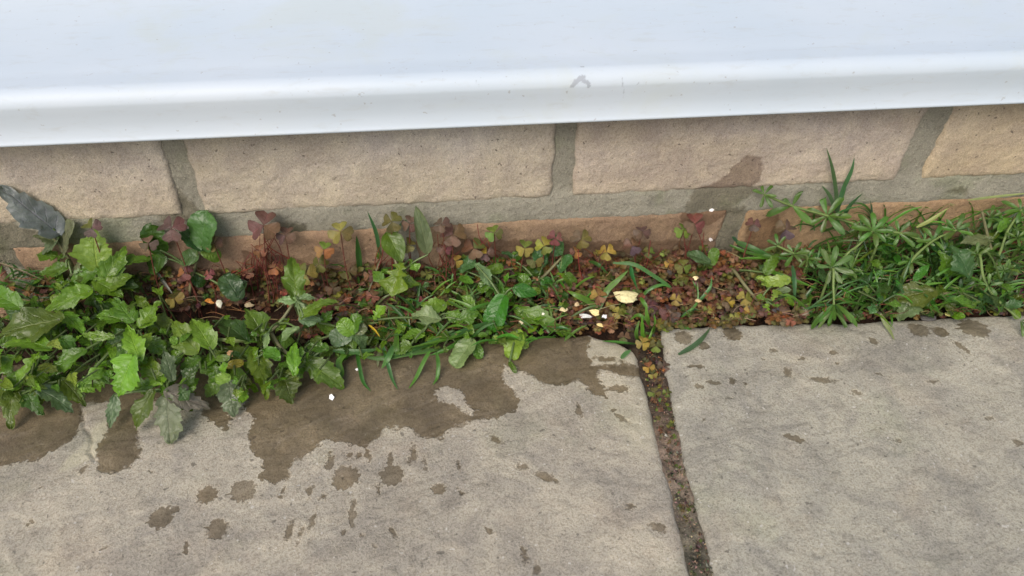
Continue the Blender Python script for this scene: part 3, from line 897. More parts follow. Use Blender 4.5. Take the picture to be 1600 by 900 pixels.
WEEDS.append(('sow_thistle', 'glossy weed at the frame edge with one broad olive leaf reaching over smaller bright ones', (88, 520),
  [(90, 520, .004), (92, 495, .02)], [
  (92,500,-8,524,66,'T','olive',.036,.034),(140,455,66,486,42,'T','bright',.034,.03),(78,545,2,538,46,'T','bright',.03,.028),
  (62,550,28,602,34,'L','bright',.025,.018),(98,530,120,555,30,'T','mid',.03,.024),(95,510,58,548,36,'T','mid',.028,.024),
  (100,490,130,520,36,'T','bright',.03,.028),(30,480,-20,452,40,'T','mid',.03,.034),(20,560,-14,590,36,'T','mid',.02,.016),
  (40,500,2,470,30,'T','dark',.02,.026),(55,580,75,618,28,'T','mid',.018,.014)]))
WEEDS.append(('sow_thistle', 'low wet weed whose dull leaves flop onto the slab at the frame corner', (40, 600),
  [(40, 600, .003), (30, 620, .008)], [
  (22,602,14,668,48,'T','olive',.014,.004),(40,610,66,648,34,'T','dark',.012,.004),(10,600,-22,640,38,'T','grey',.012,.006),
  (62,610,114,642,42,'T','grey',.016,.006),(98,594,134,634,36,'T','olive',.018,.008),(70,600,60,636,28,'T','olive',.014,.005),(30,585,4,618,30,'T','mid',.02,.012)]))
WEEDS.append(('sow_thistle', 'weed with the big pale-veined triangular leaf hanging in the middle of the glossy green clump', (212, 540),
  [(212, 545, .006), (214, 515, .022)], [
  (206,562,185,618,62,'T','bright',.036,.022),(218,560,198,508,40,'T','bright',.034,.04),(176,527,128,522,24,'T','bright',.034,.036),
  (212,550,236,520,34,'T','bright',.034,.036),(210,535,180,560,34,'T','mid',.03,.026),(130,548,74,588,38,'T','mid',.028,.02),
  (122,606,162,574,26,'L','lime',.024,.026),(125,600,148,612,22,'T','bright',.022,.018),(222,508,250,472,44,'T','bright',.03,.036),
  (205,500,178,466,40,'T','mid',.03,.036),(190,500,150,492,38,'T','mid',.028,.03),(226,530,262,552,34,'T','mid',.03,.024),
  (200,520,165,540,34,'T','dark',.02,.018),(180,480,140,500,34,'T','dark',.018,.016)]))
WEEDS.append(('sow_thistle', 'weed with a large dull green leaf drooping flat over the dry stone below the clump', (262, 590),
  [(262, 590, .004), (262, 612, .014)], [
  (262,624,266,692,62,'T','grey',.017,.003),(238,612,210,672,36,'T','olive',.018,.004),(262,612,328,638,44,'T','purple',.020,.009),
  (268,592,256,548,32,'T','grey',.024,.034),(262,578,232,602,32,'T','bright',.026,.02),(248,590,222,560,34,'T','bright',.024,.028),
  (180,618,172,668,26,'T','grey',.014,.003),(290,600,312,570,30,'T','dark',.018,.024),(245,600,205,606,34,'T','mid',.018,.012),
  (282,612,300,642,34,'T','olive',.012,.004)]))
WEEDS.append(('sow_thistle', 'weed with rounded glossy leaves beside the long pale stalk and a small yellow leaf', (335, 560),
  [(335, 560, .004), (330, 535, .018)], [
  (306,546,270,502,48,'T','bright',.028,.036),(328,542,300,498,42,'T','bright',.028,.036),(385,532,332,500,44,'T','dark',.026,.028),
  (358,600,366,650,46,'T','grey',.014,.003),(340,560,306,572,32,'T','mid',.02,.014),(352,572,380,566,16,'R','yellow',.022,.022),
  (345,590,322,620,34,'T','olive',.014,.006),(375,590,394,600,22,'T','olive',.012,.008),(330,570,350,604,32,'T','mid',.018,.01),
  (350,545,388,560,36,'T','olive',.02,.014),(310,560,282,580,32,'T','mid',.02,.014),(300,520,262,540,36,'T','mid',.022,.02),
  (272,560,250,590,28,'T','pale',.024,.018)]))
WEEDS.append(('nipplewort', 'branching weed with pale star-like young leaves and toothed leaves over the middle of the strip', (430, 540),
  [(378, 524, .014), (412, 523, .018), (436, 505, .024), (462, 468, .032)], [
  (464,466,456,402,48,'T','mid',.034,.046),(464,468,432,470,18,'T','pale',.034,.034),(466,468,494,466,18,'T','pale',.034,.034),
  (464,470,476,492,16,'T','pale',.034,.03),(474,494,524,468,40,'T','mid',.03,.034),(470,500,502,500,28,'T','pale',.026,.024),
  (408,520,384,482,44,'T','mid',.026,.034),(466,514,436,536,28,'T','pale',.030,.022),(418,522,414,546,18,'T','pale',.026,.02),
  (420,515,396,506,30,'T','bright',.022,.024),(450,500,430,520,24,'T','bright',.024,.02),(505,500,520,486,22,'T','mid',.02,.024)]))
WEEDS.append(('nipplewort', 'sprawling weed whose long stalk ends in a triangular leaf lying at the puddle edge', (420, 552),
  [(424, 520, .018), (440, 545, .016), (478, 572, .011), (534, 603, .002)], [
  (476,562,536,605,56,'T','mid',.014,.003),(460,584,460,536,30,'T','bright',.02,.026),(398,552,418,622,42,'T','bright',.018,.004),
  (444,592,456,630,46,'T','olive',.012,.003),(400,560,384,540,24,'T','bright',.018,.02),(452,570,430,576,24,'T','mid',.016,.012),
  (470,575,455,596,26,'T','mid',.014,.008),(510,545,480,540,28,'T','mid',.016,.018),(436,560,410,545,26,'T','mid',.02,.02)]))
WEEDS.append(('speedwell', 'dark bluish round-leaved weed against the mortar bed on a pale grey stalk', (308, 462),
  [(296, 462, .006), (303, 425, .022), (313, 390, .04)], [
  (316,386,322,332,56,'R','blue',.044,.058),(314,388,284,362,42,'R','blue',.042,.046),(318,392,344,404,26,'R','mid',.040,.034),
  (308,400,284,406,32,'R','blue',.036,.032),(300,430,318,446,22,'R','dark',.02,.014),(250,390,236,352,44,'R','dark',.03,.042),
  (256,402,232,420,36,'R','dark',.026,.02),(372,464,350,430,40,'R','blue',.016,.026),(366,462,384,440,24,'R','blue',.014,.02)]))
WEEDS.append(('thistle_seedling', 'seedling with the brightest three-lobed leaf below a smooth oval one, mid strip', (622, 470),
  [(622, 470, .004), (624, 430, .022), (612, 390, .034)], [
  (628,410,612,464,56,'L','bright',.034,.022),(604,362,628,410,42,'O','mid',.046,.034),(640,405,652,425,22,'L','lime',.03,.026),
  (668,398,650,322,30,'O','grey',.034,.062),(626,440,655,445,24,'T','bright',.02,.018),(600,440,582,424,20,'T','mid',.018,.02)]))
WEEDS.append(('mallow_seedling', 'soft crinkled rosette of small rounded leaves left of the yellow straw', (552, 545),
  [(552, 545, .003), (548, 522, .012)], [
  (548,520,532,500,30,'R','bright',.018,.024),(550,518,560,492,28,'R','mid',.018,.026),(546,524,516,530,34,'R','grey',.016,.014),
  (550,526,540,548,30,'R','mid',.015,.008),(554,524,572,540,26,'R','grey',.016,.01),(556,518,572,510,22,'R','grey',.018,.02),
  (500,505,518,520,24,'R','mid',.014,.012),(500,530,482,548,28,'T','olive',.012,.008),(520,545,500,556,26,'T','mid',.008,.005)]))
WEEDS.append(('nipplewort', 'low weed with a broad soft green leaf behind the long grass blades', (690, 520),
  [(688, 520, .004), (682, 500, .012)], [
  (684,500,644,492,40,'T','pale',.018,.02),(584,500,602,478,28,'L','bright',.018,.024),(694,476,658,476,30,'T','bright',.02,.022),
  (700,490,728,505,24,'T','mid',.016,.012),(660,520,625,530,30,'T','mid',.012,.01),(640,540,612,548,26,'T','mid',.01,.008),
  (690,530,660,545,24,'T','mid',.01,.006),(720,500,748,490,26,'T','mid',.014,.016),(740,480,720,462,22,'T','bright',.016,.02)]))
WEEDS.append(('mint_seedling', 'small weed with one vivid dark oval crinkled leaf standing at the slab edge', (785, 478),
  [(790, 480, .0), (785, 468, .016)], [
  (786,466,768,516,42,'R','vivid',.022,.008),(782,470,800,458,20,'R','mid',.016,.02),(778,520,786,538,18,'R','olive',.004,.002),
  (745,415,768,448,28,'T','pale',.026,.016),(800,450,840,460,26,'O','vivid',.022,.018),(765,440,748,455,22,'R','mid',.016,.012)]))
WEEDS.append(('scalloped_weed', 'pale green scalloped leaf lying on the wet slab below the grass', (745, 522),
  [(745, 520, .0), (738, 534, .006)], [(736,534,710,572,42,'R','pale',.009,.002),(742,536,750,560,20,'R','mid',.007,.003)]))
WEEDS.append(('scalloped_weed', 'lighter lobed leaf resting on the slab directly below the dark oval leaf', (812, 512),
  [(812, 512, .0), (808, 522, .005)], [(808,520,800,560,38,'R','lime',.008,.002),(806,534,826,540,18,'R','lime',.005,.003),(796,566,806,582,10,'R','olive',.002,.001)]))
WEEDS.append(('dock_seedling', 'long pointed glossy green leaf lying along the slab edge left of the shell bits', (800, 478),
  [(800, 478, .003), (812, 488, .008)], [(806,482,884,520,38,'T','mid',.012,.003),(830,500,856,492,20,'T','bright',.008,.01)]))
WEEDS.append(('speedwell', 'creeping weed of small bluish round leaves between grass and red sorrel', (850, 452),
  [(800, 462, .004), (840, 440, .01), (880, 400, .02)], [
  (872,396,868,368,26,'R','blue',.024,.034),(876,420,892,400,24,'R','blue',.018,.026),(884,430,896,448,24,'R','mid',.016,.01),
  (850,412,836,392,26,'R','blue',.018,.026),(846,425,822,428,24,'R','dark',.014,.012),(850,438,866,456,26,'R','vivid',.014,.008),
  (826,444,812,430,20,'R','mid',.012,.016),(830,470,812,480,22,'R','dark',.008,.006),(872,452,884,470,20,'R','dark',.008,.004),
  (720,420,742,408,26,'R','blue',.018,.024),(762,424,786,418,24,'R','mid',.016,.018),(800,405,818,395,20,'R','dark',.018,.022)]))
WEEDS.append(('speedwell', 'little pair of bluish toothed leaves at the foot of the dark wall joint', (1112, 425),
  [(1112, 425, .0), (1104, 412, .01)], [(1108,410,1074,396,24,'R','blue',.018,.022),(1112,412,1118,388,20,'R','mid',.016,.024),(1100,416,1082,424,18,'R','dark',.01,.006),
   (1196,426,1216,396,26,'T','mid',.014,.022),(1205,430,1186,414,20,'T','dark',.01,.014)]))
WEEDS.append(('groundsel_seedling', 'yellow-green seedling with ragged leaves beside the brown bud, left of the cleavers', (1208, 480),
  [(1142, 420, .010), (1164, 446, .012), (1186, 472, .006), (1200, 478, .0)], [
  (1206,446,1184,432,22,'T','lime',.014,.018),(1232,436,1190,444,26,'T','lime',.018,.014),(1206,470,1218,452,18,'L','lime',.012,.014),
  (1200,474,1194,492,22,'L','lime',.009,.002),(1206,476,1224,486,18,'L','lime',.008,.003),(1200,470,1180,462,14,'L','bright',.01,.012),
  (1236,452,1208,456,14,'O','pale',.014,.012),(1226,460,1240,478,18,'T','bright',.010,.004)]))
WEEDS.append(('dandelion', 'broad grey-green leaf with a damp shine draped over the slab edge among the cleavers', (1458, 458),
  [(1530, 462, .006), (1458, 458, .012)], [(1456,456,1388,470,50,'T','olive',.018,.010),(1430,462,1404,500,44,'T','grey',.014,.002),(1480,470,1494,498,22,'T','olive',.008,.002),
   (1428,440,1452,412,16,'O','vivid',.018,.026)]))
WEEDS.append(('nettle_seedling', 'toothed dull green leaf on an upright yellowish stalk among the cleavers at far side', (1545, 420),
  [(1560, 430, .006), (1546, 380, .024), (1534, 330, .045)], [(1548,374,1502,380,32,'T','grey',.028,.026),(1512,430,1488,384,44,'T','blue',.022,.034),(1480,424,1468,392,34,'T','mid',.018,.028),
   (1560,360,1580,340,20,'T','mid',.032,.036)]))

def tint(c, j=0.12):
    return tuple(max(0.004, x * (1 + random.uniform(-j, j))) for x in c)

ROOTS = []
for name, label, root, stem, leaves in WEEDS:
    r = Q(root[0], root[1], 0.0)
    e = empty(name, (r.x, r.y, -0.006 if r.y > -0.06 else 0.0))
    tag(e, label, 'weed', 'broad-leaved weeds along the wall foot')
    m = MB()
    sp = [Q(a, b, c) for a, b, c in stem]
    add_tube(m, [ground_under(sp[0]) if sp[0].y > -0.06 else sp[0]] + sp, 0.0012, 0.0008, (0.20, 0.19, 0.10))
    m.build('stem', M_STEM, e)
    top = sp[-1]
    for (bx, by, tx, ty, w, k, c, zb, zt) in leaves:
        b = Q(bx, by, zb); t = Q(tx, ty, zt)
        m = MB()
        # petiole from nearest stem point
        q = min(sp, key=lambda s_: (s_ - b).length)
        if (q - b).length > 0.002:
            add_tube(m, [q, (q + b) / 2 + Vector((0, 0, 0.002)), b], 0.0007, 0.0006, (0.12, 0.19, 0.06), 5, 3)
        add_leaf(m, b, t, mm(w * .86, b), k, None, tint(C[c]), fold=random.uniform(.05, .3), curl=random.uniform(.05, .22), ripple=random.uniform(.08, .2), roll=random.uniform(-.4, .4))
        m.build('leaf', M_LEAF, e)
    ROOTS.append([name, e, root, r, 0])

# smaller lower leaves that thicken the clumps: each joins the nearest plant
def inside(px, py, poly):
    c = False
    for i in range(len(poly)):
        x1, y1 = poly[i]; x2, y2 = poly[i - 1]
        if (y1 > py) != (y2 > py) and px < (x2 - x1) * (py - y1) / (y2 - y1) + x1: c = not c
    return c
LEFT = [(-30,470),(60,440),(120,430),(240,430),(260,480),(330,500),(420,500),(470,520),(520,560),(500,590),(430,610),(300,610),(200,605),(120,610),(60,620),(-30,620)]
MID = [(440,470),(560,500),(640,480),(760,470),(800,500),(780,520),(680,545),(560,560),(500,560)]
def filler(poly, n, smin, smax, zmax, cols):
    k = 0
    xs_ = [p[0] for p in poly]; ys_ = [p[1] for p in poly]
    while k < n:
        px, py = random.uniform(min(xs_), max(xs_)), random.uniform(min(ys_), max(ys_))
        if not inside(px, py, poly): continue
        k += 1
        z = random.uniform(0.003, zmax)
        b = Q(px, py, z)
        an = random.uniform(0, 6.28); L = random.uniform(smin, smax)
        t = Q(px + math.cos(an) * L, py + math.sin(an) * L * 0.8, max(0.002, z + random.uniform(-.008, .006)))
        R_ = min(ROOTS, key=lambda q: abs(q[2][0] - px) + abs(q[2][1] - py) + (1000 if q[4] > 60 else 0))
        R_[4] += 1
        m = MB()
        add_tube(m, [ground_under(b, random.uniform(-.004, .004), random.uniform(-.003, .006)) if b.y > -0.06 else b + Vector((random.uniform(-.006, .006), 0.01, -0.002)), b], 0.0006, 0.0005, (0.10, 0.15, 0.05), 4, 2)
        add_leaf(m, b, t, mm(L * random.uniform(.55, .85), b), random.choice('TTLRL'), None, tint(C[random.choice(cols)]), fold=random.uniform(0, .3), curl=random.uniform(.05, .3), ripple=.15, roll=random.uniform(-.6, .6))
        m.build('leaf', M_LEAF, R_[1])
filler(LEFT, 150, 16, 34, .024, ['dark', 'mid', 'mid', 'bright', 'bright', 'olive'])
filler(LEFT, 150, 12, 24, .036, ['mid', 'bright', 'lime', 'bright', 'olive', 'mid'])
filler(MID, 90, 10, 24, .014, ['mid', 'mid', 'bright', 'olive', 'dark', 'bright'])
filler([(470,528),(900,500),(905,524),(640,548),(560,562),(480,572)], 60, 8, 20, .008, ['mid', 'bright', 'bright', 'olive', 'lime'])
filler([(560,400),(880,390),(890,480),(560,480)], 60, 8, 18, .018, ['mid', 'bright', 'blue', 'olive', 'lime'])
filler([(1240,465),(1600,455),(1600,492),(1240,500)], 40, 8, 18, .008, ['mid', 'bright', 'dark', 'olive'])
filler([(680,400),(860,400),(880,480),(760,480),(690,470)], 26, 12, 24, .016, ['dark', 'mid', 'blue', 'olive'])
filler([(1270,400),(1440,385),(1600,350),(1600,480),(1400,480),(1280,470)], 80, 12, 26, .024, ['dark', 'mid', 'blue', 'vivid', 'mid'])

# ------------------------------------------------------------------ wood sorrel
def heart(m, base, d, n, L, col, fold=0.25, N=8, Mx=7):
    t, n, w = frame_from(d, n)
    v = np.linspace(0, 1, N)[:, None]; u = np.linspace(-1, 1, Mx)[None]
    hw = (np.sin(np.pi * v ** 1.25 * 0.72 + 0.0) / 1.0).clip(0) ** 0.9 * 0.70
    hw = np.where(v > .62, 0.70 * np.sqrt(np.clip(1 - ((v - .62) / .42) ** 2, 0, 1)) , hw)
    au = np.abs(u)
    A = v * (1 - 0.15 * (1 - au) ** 1.3 * v ** 5)
    S = u * hw
    Hn = fold * np.abs(S) - 0.18 * v ** 2 + 0.04 * np.sin(v * 7 + u * 3)
    P = np.array(base)[None, None] + L * (A[..., None] * np.array(t) + S[..., None] * np.array(w) + Hn[..., None] * np.array(n))
    P[..., 1] = np.minimum(P[..., 1], -0.0024)
    edge = (0.75 + 0.25 * (1 - au ** 3) + 0 * v)[..., None]
    m.grid(P, np.array(col)[None, None] * edge, np.stack([u + 0 * v, v + 0 * u], -1))

OC = dict(maroon=(0.140, 0.082, 0.066), brown=(0.165, 0.098, 0.055), olive=(0.135, 0.125, 0.035), yellow=(0.30, 0.26, 0.06), ochre=(0.36, 0.25, 0.05),
          orange=(0.32, 0.15, 0.055), pink=(0.23, 0.09, 0.08), crimson=(0.17, 0.070, 0.058), green=(0.15, 0.20, 0.035), mauve=(0.13, 0.085, 0.075), russet=(0.21, 0.098, 0.050), tan=(0.30, 0.17, 0.08), rust=(0.23, 0.115, 0.045))
# centre x,y, radius, z, colour, second colour, label
SOR = [
 (268,356,25,.040,'maroon','maroon','dusky maroon sorrel leaf against the mortar left of the dark round-leaved weed'),
 (232,380,17,.034,'maroon','mauve','half hidden dark sorrel leaf behind the green clump at the mortar bed'),
 (143,356,19,.046,'mauve','olive','faint mauve sorrel leaf just above the lime green upright leaf'),
 (334,380,16,.036,'brown','olive','brown-green folded sorrel leaf below the dark round leaves'),
 (288,426,15,.018,'crimson','orange','red sorrel leaves in the shade left of the pale grey stalk'),
 (326,428,11,.016,'pink','pink','pinkish sorrel leaf right of the pale grey stalk'),
 (272,466,17,.014,'yellow','olive','yellow-olive sorrel leaves at the foot of the short grey stalk'),
 (412,352,30,.052,'maroon','brown','largest maroon sorrel leaf, standing high on the mortar bed'),
 (446,368,19,.046,'maroon','maroon','shadowed dark sorrel leaf just right of the largest maroon one'),
 (406,392,12,.028,'russet','russet','small russet sorrel leaf on the brick below the largest maroon one'),
 (388,425,12,.018,'russet','brown','withered russet sorrel leaf among red stalks at the brick foot'),
 (430,418,14,.02,'orange','russet','orange-brown sorrel leaf among red stalks at the brick foot'),
 (532,362,22,.044,'yellow','olive','yellow-green sorrel leaf held up on the mortar, left of the upright grass blade'),
 (506,390,17,.034,'orange','green','red-edged folded sorrel leaf below the raised yellow-green one'),
 (498,412,17,.026,'olive','olive','olive sorrel leaf directly above the big yellow-olive one'),
 (478,428,21,.026,'yellow','olive','big yellow-olive sorrel leaf above the toothed leaf of the branching weed'),
 (545,424,16,.018,'brown','olive','brownish sorrel leaf left of the upright dark grass blade'),
 (520,450,14,.013,'brown','brown','flat brown sorrel leaf in the brown patch above the rosette'),
 (535,470,12,.010,'brown','mauve','small dull brown sorrel leaf just above the crinkled rosette'),
 (578,430,13,.018,'crimson','russet','reddish sorrel leaf at the base of the curved grass stalk'),
 (582,462,13,.014,'russet','pink','pink-brown sorrel leaf left of the bright three-lobed leaf'),
 (612,346,20,.046,'olive','olive','dull olive sorrel leaf high on the mortar above the smooth oval leaf'),
 (636,382,17,.036,'olive','mauve','olive sorrel leaf tucked right of the smooth oval leaf'),
 (640,350,16,.044,'mauve','maroon','mauve sorrel leaf behind the curved pale grass blade'),
 (690,350,17,.044,'maroon','maroon','dark sorrel leaf on the mortar right of the long oval leaf'),
 (708,366,24,.036,'brown','maroon','large brown sorrel leaf on the brick edge, right of the long oval leaf'),
 (694,388,14,.028,'pink','maroon','pink folded sorrel leaf below the large brown one'),
 (740,388,22,.030,'brown','olive','brown and olive sorrel leaf left of the lone heart-shaped yellow-green ones'),
 (772,364,17,.038,'green','olive','green sorrel leaf hanging from an arched red stalk on the brick'),
 (760,396,15,.026,'maroon','ochre','two-toned maroon and ochre sorrel leaf below the arched red stalk'),
 (712,408,14,.02,'ochre','brown','withered tan sorrel leaf left of the bluish creeping weed'),
 (820,388,17,.030,'yellow','green','yellow-green heart-lobed sorrel leaf, leftmost of the bright trio on the brick'),
 (850,384,18,.030,'yellow','green','yellow-green heart-lobed sorrel leaf, right one of the bright trio on the brick'),
 (836,406,16,.022,'olive','olive','olive sorrel leaf just under the bright heart-lobed pair'),
 (868,372,15,.034,'crimson','pink','crimson crumpled sorrel leaf against the brick'),
 (908,374,19,.030,'olive','brown','shadowy olive sorrel leaf on the brick left of the ochre one'),
 (899,394,12,.022,'orange','brown','small orange sorrel leaf below the shadowy olive one'),
 (948,394,16,.024,'ochre','ochre','ochre yellow sorrel leaf with round lobes at the brick foot'),
 (988,384,17,.026,'brown','mauve','brown round-lobed sorrel leaf right of the ochre one'),
 (1004,362,16,.032,'mauve','maroon','mauve sorrel leaf highest on the brick between the ochre leaf and the red-green one'),
 (1013,394,12,.022,'olive','green','small green sorrel leaf under the mauve one'),
 (1086,350,21,.036,'crimson','brown','red sorrel leaf with brown lobes on the brick near the dark wall joint'),
 (1068,360,16,.034,'green','green','green sorrel leaf overlapping the red one near the dark wall joint'),
 (1068,416,15,.016,'olive','green','olive sorrel leaf left of the bluish toothed pair'),
 (1046,412,9,.014,'orange','ochre','tiny orange sorrel leaf beside the olive one'),
 (935,462,16,.012,'orange','ochre','orange sorrel leaf left of the big cream stone'),
 (954,476,9,.010,'ochre','yellow','small tan heart-lobed sorrel leaf below the big cream stone'),
 (966,488,12,.009,'yellow','green','yellow-green sorrel leaf below the big cream stone'),
 (1056,468,12,.012,'yellow','yellow','pale yellow sorrel leaf above the brown withered leaf'),
 (1106,484,9,.009,'yellow','green','tiny yellow sorrel leaf near the slab edge, left of the yellow cluster'),
 (1138,472,12,.011,'ochre','brown','tan sorrel leaf left in the yellow cluster near the slab edge'),
 (1164,466,15,.012,'yellow','green','yellow-green sorrel leaf on top of the cluster near the slab edge'),
 (1172,488,12,.008,'olive','ochre','olive sorrel leaf lowest in the cluster near the slab edge'),
 (1148,496,10,.006,'yellow','olive','small olive yellow sorrel leaf at the very edge of the greyer slab'),
 (1228,358,20,.034,'mauve','brown','dusky brown sorrel leaf behind the foremost cleavers whorl'),
 (1178,350,14,.034,'maroon','maroon','withered purple sorrel leaf flat on the orange brick'),
 (1244,430,13,.014,'crimson','crimson','dark red sorrel leaf under the cleavers'),
 (1046,488,19,.008,'maroon','mauve','large withered maroon leaf at the head of the slab joint'),
 (975,526,12,.005,'brown','olive','brown sorrel leaf at the rounded corner of the wet slab'),
 (1004,536,14,.006,'ochre','yellow','bright ochre sorrel leaf at the base of the grass tuft in the joint'),
 (1025,540,13,.004,'olive','green','olive sorrel leaf in the mouth of the joint'),
 (1014,574,11,.001,'ochre','orange','orange sorrel leaf a little way down the joint'),
 (1020,585,9,.000,'yellow','olive','small yellow sorrel leaf below the orange one in the joint'),
 (1037,572,13,.000,'maroon','maroon','purple sorrel leaf against the greyer slab in the joint'),
 (1023,614,12,-.001,'olive','green','olive sorrel leaf halfway down the weedy part of the joint'),
 (1042,614,9,-.001,'green','olive','lone green sorrel leaf lowest by the greyer slab in the joint'),
]
for (cx, cy, r, z, c1, c2, label) in SOR:
    c = Q(cx, cy, z, -0.011)
    L = mm(r, c) * 0.88
    g = ground_under(c, random.uniform(-.006, .006), random.uniform(-.004, .004)) if cy < 540 else Vector((c.x, c.y, -0.008))
    e = empty('wood_sorrel', (g.x, g.y, g.z))
    tag(e, label, 'wood sorrel', 'wood sorrel leaves along the wall foot')
    m = MB()
    add_tube(m, [g, (g + c) / 2 + Vector((random.uniform(-.003, .003), random.uniform(-.002, .001), 0.001)), c], 0.00045, 0.0003, (0.16, 0.05, 0.035), 5)
    m.build('stem', M_STEM, e)
    toc = (CAM - c).normalized()
    n0 = (toc * random.uniform(.6, 1) + Vector((random.uniform(-.3, .3), random.uniform(-.2, .2), .5))).normalized()
    a0 = random.uniform(0, 6.28)
    t0, n0, w0 = frame_from(Vector((1, .1, .1)), n0)
    for k in range(3):
        an = a0 + k * 2.094 + random.uniform(-.12, .12)
        d = t0 * math.cos(an) + w0 * math.sin(an) - n0 * random.uniform(.0, .35)
        m = MB()
        heart(m, c, d, n0, L * random.uniform(.9, 1.05), tint(OC[c1 if k < 2 else c2], .18), random.uniform(.05, .5))
        m.build('leaflet', M_OXA, e)

# the dense low mat of tiny sorrel leaves: nobody could count it
def mat_stuff():
    m = MB()
    KEYS = keys = ['olive', 'green', 'olive', 'brown', 'brown', 'maroon', 'russet', 'brown', 'rust', 'russet', 'tan', 'rust', 'brown', 'tan', 'yellow', 'olive']
    def one(px, py, z, r, keys=keys):
        c = Q(px, py, z)
        L = mm(r, c)
        n0 = Vector((random.uniform(-.6, .6), random.uniform(-.8, .3), 1)).normalized()
        a0 = random.uniform(0, 6.28)
        t0, n0, w0 = frame_from(Vector((1, 0, 0)), n0)
        if keys is KEYS:
            q = float(fbm(np.array(px / 38.0), np.array(py / 24.0), 3, 50))
            i_ = int(max(0, min(.999, (q - .28) / .44 + random.uniform(-.16, .16))) * len(KEYS))
            col = tint(OC[KEYS[i_]], .3)
        else:
            col = tint(OC[random.choice(keys)], .3)
        for k in range(3):
            an = a0 + k * 2.094
            d = t0 * math.cos(an) + w0 * math.sin(an) - n0 * random.uniform(0, .5)
            heart(m, c, d, n0, L, tint(col, .12), random.uniform(.1, .5), 5, 5)
    for i in range(2300):
        px = random.uniform(470, 1260)
        t = random.random()
        lo = 530 - (px - 500) * 0.035; hi = 425 - (px - 500) * 0.045
        if px < 860 and random.random() < .35: continue
        py = hi + (lo - hi) * t
        one(px, py, random.uniform(-.002, .008) + 0.006 * (1 - t), random.uniform(4, 10))
    for i in range(420):
        px = random.uniform(-200, 1800); py = random.uniform(400, 430) + (800 - px) * 0.045
        one(px, py, random.uniform(0, .012), random.uniform(5, 11))
    for i in range(170):
        one(random.uniform(225, 480), random.uniform(420, 482), random.uniform(0, .010), random.uniform(4, 9), ['brown', 'russet', 'maroon', 'olive', 'rust', 'green'])
    for i in range(260):
        px = random.uniform(1240, 1800)
        one(px, random.uniform(468, 500) - (px - 1240) * .03, random.uniform(-.004, .003), random.uniform(4, 9), ['brown', 'olive', 'russet', 'maroon', 'green'])
    for i in range(150):
        t = random.random() ** 1.7
        py = 520 + t * 180
        xl = np.interp(py, [520, 560, 640, 740], [1000, 1000, 1022, 1048]); xr = np.interp(py, [520, 580, 680, 740], [1034, 1040, 1060, 1072])
        one(random.uniform(xl + 2, xr - 2), py, random.uniform(-.006, -.0005), random.uniform(3, 7), ['russet', 'maroon', 'brown', 'olive', 'olive', 'ochre', 'mauve', 'green'])
    for i in range(26):
        t = random.random()
        py = 700 + t * 150
        xl = np.interp(py, [700, 740, 820, 900], [1036, 1046, 1066, 1086]); xr = np.interp(py, [680, 740, 790, 900], [1060, 1072, 1086, 1115])
        one(random.uniform(xl + 3, xr - 3), py, -.002, random.uniform(2, 4), ['maroon', 'brown', 'olive', 'green'])
    o = m.build('sorrel_foliage', M_OXA)
    tag(o, 'dense low mat of tiny russet, maroon and olive sorrel leaves covering the soil strip', 'ground cover', kind='stuff')
mat_stuff()

